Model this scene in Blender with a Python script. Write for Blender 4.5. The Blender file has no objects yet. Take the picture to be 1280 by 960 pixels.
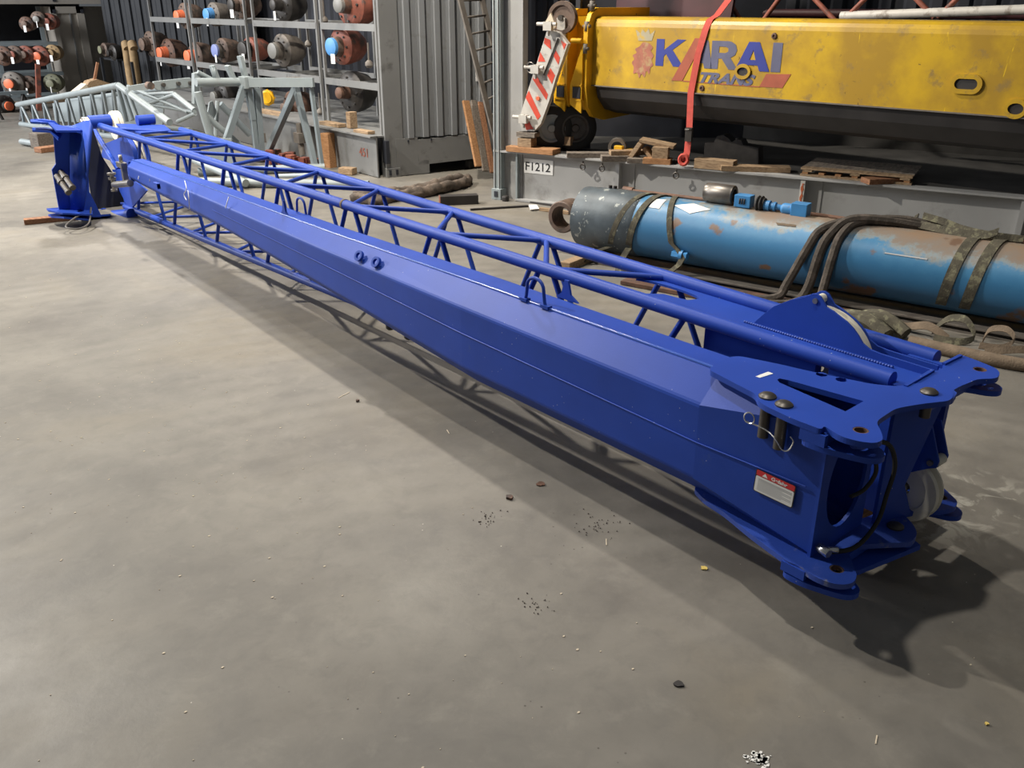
import bpy, bmesh, math, random
from mathutils import Vector, Matrix, Quaternion
R = random.Random(7)
sc = bpy.context.scene
C = sc.collection
PI = math.pi
V = Vector

# ------------------------------------------------------------------ materials
def nodes_of(m):
    m.use_nodes = True
    nt = m.node_tree
    return nt, nt.nodes, nt.links, nt.nodes['Principled BSDF']

def mat(name, col, rough=.5, metal=0., var=.12, scale=6., col2=None, amt=.5, sharp=.12, scale2=2.5, bump=.0, bscale=40., coords='Object'):
    """paint / metal / wood with a light mottling and patches of a second colour (dirt, rust, wear)"""
    m = bpy.data.materials.new(name)
    nt, N, L, P = nodes_of(m)
    P.inputs['Roughness'].default_value = rough
    P.inputs['Metallic'].default_value = metal
    tc = N.new('ShaderNodeTexCoord')
    n1 = N.new('ShaderNodeTexNoise'); n1.inputs['Scale'].default_value = scale; n1.inputs['Detail'].default_value = 6
    L.new(tc.outputs[coords], n1.inputs['Vector'])
    r1 = N.new('ShaderNodeValToRGB')
    r1.color_ramp.elements[0].position = .3; r1.color_ramp.elements[1].position = .7
    a = [max(0, c*(1-var)) for c in col]; b = [min(1, c*(1+var)) for c in col]
    r1.color_ramp.elements[0].color = (*a, 1); r1.color_ramp.elements[1].color = (*b, 1)
    L.new(n1.outputs['Fac'], r1.inputs['Fac'])
    out = r1.outputs['Color']
    if col2:
        n2 = N.new('ShaderNodeTexNoise'); n2.inputs['Scale'].default_value = scale2; n2.inputs['Detail'].default_value = 9; n2.inputs['Roughness'].default_value = .65
        L.new(tc.outputs[coords], n2.inputs['Vector'])
        r2 = N.new('ShaderNodeValToRGB')
        r2.color_ramp.elements[0].position = amt; r2.color_ramp.elements[1].position = min(1, amt+sharp)
        L.new(n2.outputs['Fac'], r2.inputs['Fac'])
        mx = N.new('ShaderNodeMix'); mx.data_type = 'RGBA'
        L.new(r2.outputs['Color'], mx.inputs['Factor'])
        L.new(out, mx.inputs['A']); mx.inputs['B'].default_value = (*col2, 1)
        out = mx.outputs['Result']
    L.new(out, P.inputs['Base Color'])
    if bump:
        n3 = N.new('ShaderNodeTexNoise'); n3.inputs['Scale'].default_value = bscale; n3.inputs['Detail'].default_value = 4
        L.new(tc.outputs[coords], n3.inputs['Vector'])
        bp = N.new('ShaderNodeBump'); bp.inputs['Strength'].default_value = bump; bp.inputs['Distance'].default_value = .01
        L.new(n3.outputs['Fac'], bp.inputs['Height']); L.new(bp.outputs['Normal'], P.inputs['Normal'])
    return m

def wood(name, c1, c2):
    m = bpy.data.materials.new(name)
    nt, N, L, P = nodes_of(m)
    P.inputs['Roughness'].default_value = .8
    tc = N.new('ShaderNodeTexCoord'); mp = N.new('ShaderNodeMapping'); mp.inputs['Scale'].default_value = (14, 2.5, 22)
    n = N.new('ShaderNodeTexNoise'); n.inputs['Scale'].default_value = 3; n.inputs['Detail'].default_value = 8
    L.new(tc.outputs['Object'], mp.inputs['Vector']); L.new(mp.outputs['Vector'], n.inputs['Vector'])
    r = N.new('ShaderNodeValToRGB'); r.color_ramp.elements[0].position = .3; r.color_ramp.elements[1].position = .7
    r.color_ramp.elements[0].color = (*c1, 1); r.color_ramp.elements[1].color = (*c2, 1)
    L.new(n.outputs['Fac'], r.inputs['Fac']); L.new(r.outputs['Color'], P.inputs['Base Color'])
    return m

M = {}
M['blue'] = mat('blue_paint', (.020, .062, .37), .48, 0, .10, 3.0, (.06, .10, .27), .66, .12, 5.0, .04, 120)
M['blue'].node_tree.nodes['Principled BSDF'].inputs['Specular IOR Level'].default_value = .22
def dust_specks(m):
    nt, N, L, P = nodes_of(m)
    src = P.inputs['Base Color'].links[0].from_socket
    tc = N.new('ShaderNodeTexCoord'); vo = N.new('ShaderNodeTexVoronoi'); vo.inputs['Scale'].default_value = 26; L.new(tc.outputs['Object'], vo.inputs['Vector'])
    r = N.new('ShaderNodeValToRGB'); r.color_ramp.elements[0].position = .05; r.color_ramp.elements[1].position = .075
    r.color_ramp.elements[0].color = (1, 1, 1, 1); r.color_ramp.elements[1].color = (0, 0, 0, 1); L.new(vo.outputs['Distance'], r.inputs['Fac'])
    n = N.new('ShaderNodeTexNoise'); n.inputs['Scale'].default_value = 3; L.new(tc.outputs['Object'], n.inputs['Vector'])
    r2 = N.new('ShaderNodeValToRGB'); r2.color_ramp.elements[0].position = .52; r2.color_ramp.elements[1].position = .6; L.new(n.outputs['Fac'], r2.inputs['Fac'])
    f = N.new('ShaderNodeMath'); f.operation = 'MULTIPLY'; L.new(r.outputs['Color'], f.inputs[0]); L.new(r2.outputs['Color'], f.inputs[1])
    x = N.new('ShaderNodeMix'); x.data_type = 'RGBA'; L.new(f.outputs[0], x.inputs['Factor']); L.new(src, x.inputs['A']); x.inputs['B'].default_value = (.35, .38, .50, 1)
    L.new(x.outputs['Result'], P.inputs['Base Color'])
dust_specks(M['blue'])
M['bluehighlight'] = mat('ridge_highlight_blue', (.05, .11, .45), .2, 0, .05)
M['blue_dirty'] = mat('blue_paint_dusty', (.020, .060, .34), .5, 0, .12, 3.0, (.22, .22, .24), .60, .1, 9.0, .1, 90)
M['steel'] = mat('bare_steel', (.32, .30, .27), .38, .85, .15, 20)
M['pin'] = mat('oiled_pin_steel', (.10, .09, .08), .42, .6, .2, 15)
M['zinc'] = mat('bright_wire', (.75, .74, .72), .25, .9, .05)
M['sheave'] = mat('white_nylon', (.70, .66, .56), .5, 0, .08, 6, (.38, .34, .28), .56, .1, 6)
M['grey'] = mat('grey_container_paint', (.215, .222, .228), .55, 0, .08, 1.5, (.15, .14, .13), .58, .15, 3)
M['greyD'] = mat('dull_grey_steel', (.20, .20, .195), .5, .1, .10, 1.5, (.12, .115, .11), .56, .15, 4)
M['greyL'] = mat('light_grey_jib_paint', (.28, .315, .32), .45, 0, .08, 4, (.26, .27, .27), .6, .1, 5)
M['greyM'] = mat('mid_grey_jib_paint', (.20, .235, .25), .5, 0, .08, 4)
M['tan'] = mat('beige_grey_container', (.33, .30, .26), .6, 0, .06, 1.5, (.24, .22, .19), .56, .2, 2)
M['dark'] = mat('black_blue_steel_and_shade', (.022, .024, .032), .6, 0, .3, 3)
M['greyDD'] = mat('charcoal_container', (.018, .020, .024), .7, 0, .2, 3)
M['deckshade'] = mat('shade_dark_deck_steel', (.055, .052, .048), .7, 0, .3, 4)  # deck and rear panel: shade below the boom put in as dark colour
M['rail'] = mat('pale_grey_rail_paint', (.37, .365, .355), .5, 0, .10, 1.5, (.25, .24, .225), .56, .15, 3)
M['maroon'] = mat('maroon_steel', (.05, .012, .014), .6, 0, .3, 3)
M['yellow'] = None
M['yellow2'] = mat('yellow_paint', (.70, .38, .012), .42, 0, .12, 5, (.12, .07, .03), .66, .05, 9.0)
M['black'] = mat('black_rubber', (.018, .017, .016), .7, 0, .2, 8)
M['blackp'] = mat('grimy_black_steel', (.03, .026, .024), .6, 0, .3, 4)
M['cable'] = mat('grey_cable', (.12, .11, .10), .6)
M['white'] = mat('white_paper', (.80, .79, .76), .6, 0, .03)
M['red'] = mat('red_ink', (.62, .03, .035), .5, 0, .05)
M['redfade'] = mat('faded_red_ink', (.36, .085, .04), .55, 0, .15, 8, (.5, .3, .08), .60, .08, 9)
M['ink'] = mat('black_ink', (.02, .02, .02), .6, 0, .1)
M['inkg'] = mat('grey_ink', (.42, .42, .42), .6, 0, .1)
M['logoblue'] = mat('blue_lettering', (.028, .04, .25), .5, 0, .1)
M['logoslate'] = mat('faded_blue_lettering', (.11, .11, .18), .55, 0, .15, 6, (.40, .26, .07), .62, .05, 10)
M['lionfade'] = mat('bleached_red_ink', (.36, .12, .07), .6, 0, .2, 14, (.40, .27, .12), .50, .14, 9)
M['crowngrey'] = mat('faded_grey_ink', (.36, .31, .20), .6, 0, .1, 6, (.5, .33, .06), .55, .1, 12)
M['strap_red'] = mat('red_webbing', (.50, .07, .05), .8, 0, .12, 20)
M['web'] = mat('grimy_webbing', (.075, .066, .045), .9, 0, .35, 14, (.17, .16, .10), .52, .1, 18, .4, 90)
M['webtan'] = mat('tan_webbing', (.17, .125, .085), .9, 0, .25, 14, None, .5, .1, 18, .4, 90)
M['webdk'] = mat('dark_webbing', (.062, .050, .040), .9, 0, .25, 14, (.10, .08, .065), .5, .1, 12, .4, 90)
M['tarp'] = mat('brown_tarpaulin', (.085, .065, .05), .8, 0, .3, 10, (.16, .12, .09), .5, .1, 6, .6, 30)
M['rod'] = mat('rusty_rod', (.19, .10, .065), .6, .2, .3, 12)
M['rust'] = mat('rusty_iron', (.14, .075, .05), .65, .2, .35, 9, (.06, .045, .04), .5, .1, 7)
M['brown'] = mat('dirty_brown_iron', (.15, .10, .075), .65, .15, .3, 9, (.07, .055, .045), .5, .1, 6)
M['rustred'] = mat('red_oxide_iron', (.27, .085, .055), .6, .1, .3, 9, (.09, .06, .05), .52, .1, 6)
M['taupe'] = mat('taupe_iron', (.15, .13, .11), .6, .1, .2, 9, (.11, .09, .075), .55, .1, 6)
M['darkiron'] = mat('greasy_dark_iron', (.045, .04, .036), .5, .3, .3, 9)
M['orange'] = mat('orange_cap', (.75, .17, .07), .5, 0, .08)
M['bluecap'] = mat('blue_cap', (.08, .27, .58), .5, 0, .08)
M['lilac'] = mat('lilac_cap', (.20, .24, .48), .5, 0, .1)
M['greycap'] = mat('grey_cap', (.20, .195, .18), .5, .1, .1)
M['yellowcap'] = mat('yellow_cap', (.95, .50, .01), .4, 0, .05)
M['boot'] = mat('tan_leather', (.33, .22, .11), .8, 0, .2, 10)
M['cream'] = mat('cream_card', (.62, .53, .40), .7, 0, .06)
M['stripered'] = mat('red_reflective', (.66, .085, .05), .4, 0, .1, 8, (.30, .12, .09), .6, .1, 7)
M['stripewhite'] = mat('dirty_white_paint', (.56, .53, .48), .5, 0, .1, 8, (.30, .26, .22), .56, .1, 7)
M['oxide'] = mat('orange_oxide', (.42, .10, .035), .7, 0, .15, 20)
M['bluefit'] = mat('light_blue_paint', (.055, .24, .52), .45, 0, .12, 8, (.10, .12, .14), .62, .08, 12)
M['bronze'] = mat('dull_bush_steel', (.16, .145, .13), .4, .75, .2, 12, (.08, .06, .05), .55, .1, 5)
M['olive'] = mat('olive_cap', (.20, .20, .13), .6, 0, .1)
M['leaf'] = mat('dry_yellow_leaf', (.72, .53, .14), .7, 0, .1)
M['dirtclod'] = mat('dark_dirt', (.06, .045, .038), .9, 0, .2)
M['wood'] = wood('pale_timber', (.20, .125, .07), (.42, .29, .17))
M['woodg'] = wood('weathered_timber', (.10, .08, .065), (.24, .20, .16))
M['woodr'] = wood('red_brown_timber', (.22, .09, .045), (.40, .20, .10))
M['woodo'] = wood('orange_brown_timber', (.28, .13, .05), (.46, .24, .11))

def boom_paint():
    m = bpy.data.materials.new('worn_yellow_boom_paint')
    nt, N, L, P = nodes_of(m); P.inputs['Roughness'].default_value = .42
    tc = N.new('ShaderNodeTexCoord')
    def noise(sc_, d=8, r=.6, vec=None, dist=0.):
        n = N.new('ShaderNodeTexNoise'); n.inputs['Scale'].default_value = sc_; n.inputs['Detail'].default_value = d; n.inputs['Roughness'].default_value = r; n.inputs['Distortion'].default_value = dist
        L.new(vec or tc.outputs['Object'], n.inputs['Vector']); return n.outputs['Fac']
    def ramp(f, a, b):
        r = N.new('ShaderNodeValToRGB'); r.color_ramp.elements[0].position = a; r.color_ramp.elements[1].position = b; L.new(f, r.inputs['Fac']); return r.outputs['Color']
    def mix(f, a, b):
        x = N.new('ShaderNodeMix'); x.data_type = 'RGBA'; L.new(f, x.inputs['Factor']) 
        if isinstance(a, tuple): x.inputs['A'].default_value = a
        else: L.new(a, x.inputs['A'])
        x.inputs['B'].default_value = b; return x.outputs['Result']
    c = mix(ramp(noise(1.6, 6), .42, .62), (.40, .235, .020, 1), (.60, .37, .012, 1))
    c = mix(ramp(noise(5, 10, .72), .56, .66), c, (.30, .19, .05, 1))
    mp = N.new('ShaderNodeMapping'); mp.inputs['Rotation'].default_value = (0, .5, 0); mp.inputs['Scale'].default_value = (9, 9, 1.1); L.new(tc.outputs['Object'], mp.inputs['Vector'])
    c = mix(ramp(noise(1.6, 5, .6, mp.outputs['Vector'], .6), .68, .71), c, (.72, .46, .015, 1))
    c = mix(ramp(noise(9, 6, .75), .655, .69), c, (.06, .035, .02, 1))
    L.new(c, P.inputs['Base Color']); return m
M['yellow'] = boom_paint()

def cyl_paint():
    """blue cylinder paint with brown grime settled along the top of the barrel and flaked patches"""
    m = bpy.data.materials.new('grimy_cylinder_blue')
    nt, N, L, P = nodes_of(m)
    P.inputs['Roughness'].default_value = .45
    tc = N.new('ShaderNodeTexCoord')
    sp = N.new('ShaderNodeSeparateXYZ'); L.new(tc.outputs['Object'], sp.inputs[0])
    n = N.new('ShaderNodeTexNoise'); n.inputs['Scale'].default_value = 7; n.inputs['Detail'].default_value = 10; n.inputs['Roughness'].default_value = .7
    L.new(tc.outputs['Object'], n.inputs['Vector'])
    n0 = N.new('ShaderNodeTexNoise'); n0.inputs['Scale'].default_value = 1.3; n0.inputs['Detail'].default_value = 3
    L.new(tc.outputs['Object'], n0.inputs['Vector'])
    # Y of the barrel's own frame runs towards the lens end: more flaking there; Z is height above its axis
    def math_(op, a, b=None, v=None):
        q = N.new('ShaderNodeMath'); q.operation = op
        L.new(a, q.inputs[0])
        if b is not None: L.new(b, q.inputs[1])
        if v is not None: q.inputs[1].default_value = v
        return q.outputs[0]
    z = math_('MULTIPLY', sp.outputs['Z'], v=3.3)
    s = math_('ADD', z, n.outputs['Fac'])
    w = math_('MULTIPLY', n0.outputs['Fac'], v=.9)
    s = math_('ADD', s, w)
    x = math_('MULTIPLY', sp.outputs['X'], v=.125); s = math_('SUBTRACT', s, v=.24)
    s = math_('ADD', s, x)
    r = N.new('ShaderNodeValToRGB'); e = r.color_ramp.elements
    e[0].position = .0; e[0].color = (.040, .16, .32, 1)
    e[1].position = 1.0; e[1].color = (.27, .185, .125, 1)
    for p, c in ((.32, (.04, .175, .35, 1)), (.60, (.06, .22, .40, 1)), (.70, (.24, .28, .29, 1)), (.78, (.24, .20, .165, 1))):
        q = e.new(p); q.color = c
    s2 = math_('SUBTRACT', s, v=.75)
    s3 = math_('DIVIDE', s2, v=1.35)
    L.new(s3, r.inputs['Fac'])
    n2 = N.new('ShaderNodeTexNoise'); n2.inputs['Scale'].default_value = 3.2; n2.inputs['Detail'].default_value = 10
    L.new(tc.outputs['Object'], n2.inputs['Vector'])
    r2 = N.new('ShaderNodeValToRGB'); r2.color_ramp.elements[0].position = .64; r2.color_ramp.elements[1].position = .68
    L.new(n2.outputs['Fac'], r2.inputs['Fac'])
    mx = N.new('ShaderNodeMix'); mx.data_type = 'RGBA'; L.new(r2.outputs['Color'], mx.inputs['Factor'])
    L.new(r.outputs['Color'], mx.inputs['A']); mx.inputs['B'].default_value = (.17, .105, .07, 1)
    L.new(mx.outputs['Result'], P.inputs['Base Color'])
    return m
M['cyl'] = cyl_paint()
M['cylhead'] = mat('scuffed_slate_paint', (.075, .095, .11), .5, .1, .25, 8, (.36, .38, .36), .60, .04, 11, .1, 40)

SPX, SPY, _z = (4.091, 1.431, 0)
SQX, SQY, _z = (3.746, 1.456, 0)
def floor_mat():
    m = bpy.data.materials.new('worn_workshop_concrete')
    nt, N, L, P = nodes_of(m)
    tc = N.new('ShaderNodeTexCoord')
    def noise(s, d=8, r=.6, dist=0.):
        n = N.new('ShaderNodeTexNoise'); n.inputs['Scale'].default_value = s; n.inputs['Detail'].default_value = d
        n.inputs['Roughness'].default_value = r; n.inputs['Distortion'].default_value = dist
        L.new(tc.outputs['Object'], n.inputs['Vector']); return n.outputs['Fac']
    def ramp(f, a, b, ca=(0, 0, 0, 1), cb=(1, 1, 1, 1)):
        r = N.new('ShaderNodeValToRGB'); r.color_ramp.elements[0].position = a; r.color_ramp.elements[1].position = b
        r.color_ramp.elements[0].color = ca; r.color_ramp.elements[1].color = cb
        L.new(f, r.inputs['Fac']); return r.outputs['Color']
    def mix(f, a, b):
        x = N.new('ShaderNodeMix'); x.data_type = 'RGBA'; L.new(f, x.inputs['Factor'])
        L.new(a, x.inputs['A'])
        if isinstance(b, tuple): x.inputs['B'].default_value = b
        else: L.new(b, x.inputs['B'])
        return x.outputs['Result']
    base = ramp(noise(.9, 8, .62, .4), .30, .70, (.135, .125, .110, 1), (.240, .220, .188, 1))
    c = mix(ramp(noise(.55, 5, .55, .8), .50, .70), base, (.205, .180, .140, 1))          # sandy dust
    f = N.new('ShaderNodeMath'); f.operation = 'MULTIPLY'; L.new(ramp(noise(.8, 9, .66), .52, .72), f.inputs[0]); f.inputs[1].default_value = .6
    c = mix(f.outputs[0], c, (.10, .09, .082, 1))                                          # oily patches
    f = N.new('ShaderNodeMath'); f.operation = 'MULTIPLY'; L.new(ramp(noise(3.3, 9, .7, 1.2), .52, .74), f.inputs[0]); f.inputs[1].default_value = .28
    c = mix(f.outputs[0], c, (.13, .115, .10, 1))                                            # scuffs
    f = N.new('ShaderNodeMath'); f.operation = 'MULTIPLY'; L.new(ramp(noise(8, 8, .68, .5), .48, .70), f.inputs[0]); f.inputs[1].default_value = .32
    c = mix(f.outputs[0], c, (.105, .097, .088, 1))                                          # fine smudges
    f = N.new('ShaderNodeMath'); f.operation = 'MULTIPLY'; L.new(ramp(noise(5, 9, .72, .3), .54, .72), f.inputs[0]); f.inputs[1].default_value = .30
    c = mix(f.outputs[0], c, (.30, .28, .24, 1))                                             # pale scuffs
    # dried pale spill on the open floor right of the jib's near end
    for (sx, sy, sr) in ((SPX, SPY, .38), (SQX, SQY, .30)):
        vd = N.new('ShaderNodeVectorMath'); vd.operation = 'DISTANCE'; L.new(tc.outputs['Object'], vd.inputs[0]); vd.inputs[1].default_value = (sx, sy, 0)
        mr = N.new('ShaderNodeMapRange'); L.new(vd.outputs['Value'], mr.inputs['Value']); mr.inputs['From Min'].default_value = sr; mr.inputs['From Max'].default_value = 0
        f = N.new('ShaderNodeMath'); f.operation = 'MULTIPLY'; L.new(mr.outputs['Result'], f.inputs[0]); L.new(ramp(noise(6.5, 6, .6, 1.0), .50, .58), f.inputs[1])
        c = mix(f.outputs[0], c, (.46, .44, .38, 1))
    # tyre arcs swept into the dust, centred left of the beam
    mp = N.new('ShaderNodeMapping'); mp.inputs['Location'].default_value = (-.9, -.1, 0); L.new(tc.outputs['Object'], mp.inputs['Vector'])
    wv = N.new('ShaderNodeTexWave'); wv.wave_type = 'RINGS'; wv.rings_direction = 'Z'; wv.inputs['Scale'].default_value = 1.6
    wv.inputs['Distortion'].default_value = 3.5; wv.inputs['Detail'].default_value = 4; wv.inputs['Detail Scale'].default_value = .8
    L.new(mp.outputs['Vector'], wv.inputs['Vector'])
    f = N.new('ShaderNodeMath'); f.operation = 'MULTIPLY'; L.new(wv.outputs['Fac'], f.inputs[0]); L.new(ramp(noise(.7, 3), .45, .65), f.inputs[1])
    g = N.new('ShaderNodeMath'); g.operation = 'MULTIPLY'; L.new(f.outputs[0], g.inputs[0]); g.inputs[1].default_value = .30
    c = mix(g.outputs[0], c, (.27, .25, .22, 1))
    # paint flecks and grit
    vo = N.new('ShaderNodeTexVoronoi'); vo.inputs['Scale'].default_value = 11; L.new(tc.outputs['Object'], vo.inputs['Vector'])
    sp = ramp(vo.outputs['Distance'], .024, .035, (1, 1, 1, 1), (0, 0, 0, 1))
    f = N.new('ShaderNodeMath'); f.operation = 'MULTIPLY'; L.new(sp, f.inputs[0]); L.new(ramp(noise(1.6, 3), .52, .56), f.inputs[1])
    c = mix(f.outputs[0], c, (.62, .59, .50, 1))
    vo = N.new('ShaderNodeTexVoronoi'); vo.inputs['Scale'].default_value = 17; L.new(tc.outputs['Object'], vo.inputs['Vector'])
    sp = ramp(vo.outputs['Distance'], .05, .09, (1, 1, 1, 1), (0, 0, 0, 1))
    f = N.new('ShaderNodeMath'); f.operation = 'MULTIPLY'; L.new(sp, f.inputs[0]); L.new(ramp(noise(2.3, 2), .57, .62), f.inputs[1])
    c = mix(f.outputs[0], c, (.07, .06, .05, 1))
    L.new(c, P.inputs['Base Color']); P.inputs['Specular IOR Level'].default_value = .4
    r = N.new('ShaderNodeMapRange'); L.new(noise(1.4, 6), r.inputs['Value'])
    r.inputs['From Min'].default_value = .3; r.inputs['From Max'].default_value = .7; r.inputs['To Min'].default_value = .42; r.inputs['To Max'].default_value = .66
    L.new(r.outputs['Result'], P.inputs['Roughness'])
    bp = N.new('ShaderNodeBump'); bp.inputs['Strength'].default_value = .12; bp.inputs['Distance'].default_value = .01
    L.new(noise(22, 6, .7), bp.inputs['Height']); L.new(bp.outputs['Normal'], P.inputs['Normal'])
    return m
M['floor'] = floor_mat()

# ------------------------------------------------------------------ building helpers
def thing(name, label, cat, loc=(0, 0, 0), rotz=0, group=None):
    o = bpy.data.objects.new(name, None); C.objects.link(o)
    o.empty_display_size = .1
    o.location = loc; o.rotation_euler = (0, 0, rotz); o['label'] = label; o['category'] = cat
    if group: o['group'] = group
    return o

def tag(o, label, cat, group=None, kind=None):
    if label: o['label'] = label
    if cat: o['category'] = cat
    if group: o['group'] = group
    if kind: o['kind'] = kind
    return o

def adopt(o, parent, local=False):
    """parent o; unless local, its vertices are given in world coordinates"""
    o.parent = parent
    if not local:
        o.matrix_parent_inverse = wm(parent).inverted()
    return o

def wm(o):
    m = o.matrix_basis.copy()
    if o.parent: m = wm(o.parent) @ o.matrix_parent_inverse @ m
    return m

class MB:
    def __init__(s): s.bm = bmesh.new()
    def box(s, c, size, rotz=0, rot=None):
        m = Matrix.Translation(V(c)) @ (rot.to_4x4() if rot else Matrix.Rotation(rotz, 4, 'Z')) @ Matrix.Diagonal((*size, 1))
        bmesh.ops.create_cube(s.bm, size=1, matrix=m); return s
    def bar(s, p0, p1, w, h, up=(0, 0, 1)):
        p0, p1 = V(p0), V(p1); d = p1-p0; L = d.length; y = d.normalized()
        u = V(up); x = y.cross(u)
        if x.length < 1e-4: x = y.cross(V((1, 0, 0)))
        x.normalize(); z = x.cross(y)
        rot = Matrix((x, y, z)).transposed()
        return s.box((p0+p1)/2, (w, L, h), rot=rot)
    def tube(s, p0, p1, r, n=14, r2=None, caps=True):
        p0, p1 = V(p0), V(p1); d = p1-p0
        q = V((0, 0, 1)).rotation_difference(d)
        m = Matrix.Translation((p0+p1)/2) @ q.to_matrix().to_4x4()
        res = bmesh.ops.create_cone(s.bm, cap_ends=caps, cap_tris=False, segments=n, radius1=r, radius2=r if r2 is None else r2, depth=d.length, matrix=m)
        for v in res['verts']:
            for f in v.link_faces:
                if len(f.verts) == 4: f.smooth = True
        return s
    def path(s, pts, r, n=8, closed=False):
        pts = [V(p) for p in pts]; rings = []
        N_ = len(pts); prev = None
        for i, p in enumerate(pts):
            if closed: t = pts[(i+1) % N_]-pts[i-1]
            else: t = pts[min(i+1, N_-1)]-pts[max(i-1, 0)]
            t.normalize()
            if prev is None:
                a = t.orthogonal().normalized()
            else:
                a = (prev-t*prev.dot(t)).normalized()
            prev = a; b = t.cross(a)
            rings.append([s.bm.verts.new(p+(a*math.cos(k*2*PI/n)+b*math.sin(k*2*PI/n))*r) for k in range(n)])
        m = N_ if closed else N_-1
        for i in range(m):
            A, B = rings[i], rings[(i+1) % N_]
            for k in range(n):
                f = s.bm.faces.new((A[k], A[(k+1) % n], B[(k+1) % n], B[k])); f.smooth = True
        if not closed:
            s.bm.faces.new(rings[0][::-1]); s.bm.faces.new(rings[-1])
        return s
    def ribbon(s, pts, ws, th=.006, side=None):
        """a strap: centre line pts, width vectors ws (one or a list)"""
        pts = [V(p) for p in pts]
        if not isinstance(ws, list): ws = [ws]*len(pts)
        rows = []
        for i, p in enumerate(pts):
            t = (pts[min(i+1, len(pts)-1)]-pts[max(i-1, 0)]).normalized()
            w = V(ws[i]); n = t.cross(w).normalized()*th/2
            rows.append([s.bm.verts.new(q) for q in (p-w/2-n, p+w/2-n, p+w/2+n, p-w/2+n)])
        for A, B in zip(rows, rows[1:]):
            for k in range(4):
                f = s.bm.faces.new((A[k], A[(k+1) % 4], B[(k+1) % 4], B[k])); f.smooth = k in (0, 2)
        s.bm.faces.new(rows[0][::-1]); s.bm.faces.new(rows[-1]); return s
    def prism(s, pts, vec):
        """extrude a 3-D polygon by vec"""
        vec = V(vec); a = [s.bm.verts.new(V(p)) for p in pts]; b = [s.bm.verts.new(V(p)+vec) for p in pts]
        n = len(pts)
        s.bm.faces.new(a[::-1]); s.bm.faces.new(b)
        for i in range(n): s.bm.faces.new((a[i], a[(i+1) % n], b[(i+1) % n], b[i]))
        return s
    def loft(s, secs, smooth=False, cap=True):
        rows = [[s.bm.verts.new(V(p)) for p in q] for q in secs]; n = len(rows[0])
        for A, B in zip(rows, rows[1:]):
            for k in range(n):
                f = s.bm.faces.new((A[k], A[(k+1) % n], B[(k+1) % n], B[k])); f.smooth = smooth
        if cap: s.bm.faces.new(rows[0][::-1]); s.bm.faces.new(rows[-1])
        return s
    def lathe(s, o, axis, prof, n=28, smooth=True):
        """prof: (distance along axis, radius)"""
        o = V(o); ax = V(axis).normalized(); a = ax.orthogonal().normalized(); b = ax.cross(a)
        rows = []
        for (t, r) in prof:
            rows.append([s.bm.verts.new(o+ax*t+(a*math.cos(k*2*PI/n)+b*math.sin(k*2*PI/n))*max(r, .0005)) for k in range(n)])
        for A, B in zip(rows, rows[1:]):
            for k in range(n):
                f = s.bm.faces.new((A[k], A[(k+1) % n], B[(k+1) % n], B[k])); f.smooth = smooth
        if prof[0][1] > 0 and prof[0] != prof[-1]: s.bm.faces.new(rows[0][::-1])
        if prof[-1][1] > 0 and prof[0] != prof[-1]: s.bm.faces.new(rows[-1])
        return s
    def build(s, name, m, parent=None, bevel=0, local=False, sharp=True):
        bmesh.ops.recalc_face_normals(s.bm, faces=s.bm.faces)
        if sharp:
            for e in s.bm.edges:
                if len(e.link_faces) == 2 and e.calc_face_angle(0) > .7: e.smooth = False
        me = bpy.data.meshes.new(name); s.bm.to_mesh(me); s.bm.free()
        for x in (m if isinstance(m, list) else [m]): me.materials.append(x)
        o = bpy.data.objects.new(name, me); C.objects.link(o)
        if parent: adopt(o, parent, local)
        if bevel:
            b = o.modifiers.new('bevel', 'BEVEL'); b.width = bevel; b.segments = 2; b.limit_method = 'ANGLE'; b.angle_limit = .6
        return o

def circle(c, r, n=18, ph=0): return [(c[0]+r*math.cos(ph+i*2*PI/n), c[1]+r*math.sin(ph+i*2*PI/n)) for i in range(n)]

def plate(name, outline, holes, frame, th, m, parent=None, local=False, bevel=.0015):
    """flat plate with holes. frame = 4x4 matrix taking (u, v, 0) to the world; thickness runs to -w"""
    cu = bpy.data.curves.new(name, 'CURVE'); cu.dimensions = '2D'; cu.fill_mode = 'BOTH'
    cu.extrude = th/2; cu.bevel_depth = 0
    for loop in [outline]+holes:
        sp = cu.splines.new('POLY'); sp.points.add(len(loop)-1)
        for i, p in enumerate(loop): sp.points[i].co = (p[0], p[1], 0, 1)
        sp.use_cyclic_u = True
    tmp = bpy.data.objects.new('tmp', cu); C.objects.link(tmp)
    dg = bpy.context.evaluated_depsgraph_get()
    me = bpy.data.meshes.new_from_object(tmp.evaluated_get(dg)); me.name = name
    bpy.data.objects.remove(tmp); bpy.data.curves.remove(cu)
    me.transform(Matrix.Translation((0, 0, -th/2))); me.transform(frame)
    bm = bmesh.new(); bm.from_mesh(me); bmesh.ops.remove_doubles(bm, verts=bm.verts, dist=1e-5)
    bmesh.ops.recalc_face_normals(bm, faces=bm.faces)
    for f in bm.faces: f.smooth = False
    bm.to_mesh(me); bm.free()
    me.materials.clear(); me.materials.append(m)
    o = bpy.data.objects.new(name, me); C.objects.link(o)
    if parent: adopt(o, parent, local)
    return o

def rpoly(pts, r, skip=()):
    """fillet the corners of an outline"""
    out = []; n = len(pts)
    for i in range(n):
        p = V((*pts[i][:2], 0)); a = V((*pts[i-1][:2], 0)); b = V((*pts[(i+1) % n][:2], 0))
        if i in skip: out.append((p.x, p.y)); continue
        la, lb = (a-p).length, (b-p).length; q = min(r, la*.48, lb*.48)
        A = p+(a-p)*(q/la); B = p+(b-p)*(q/lb)
        for k in range(6):
            t = k/5; c = A*(1-t)**2+p*2*t*(1-t)+B*t*t; out.append((c.x, c.y))
    return out

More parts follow.
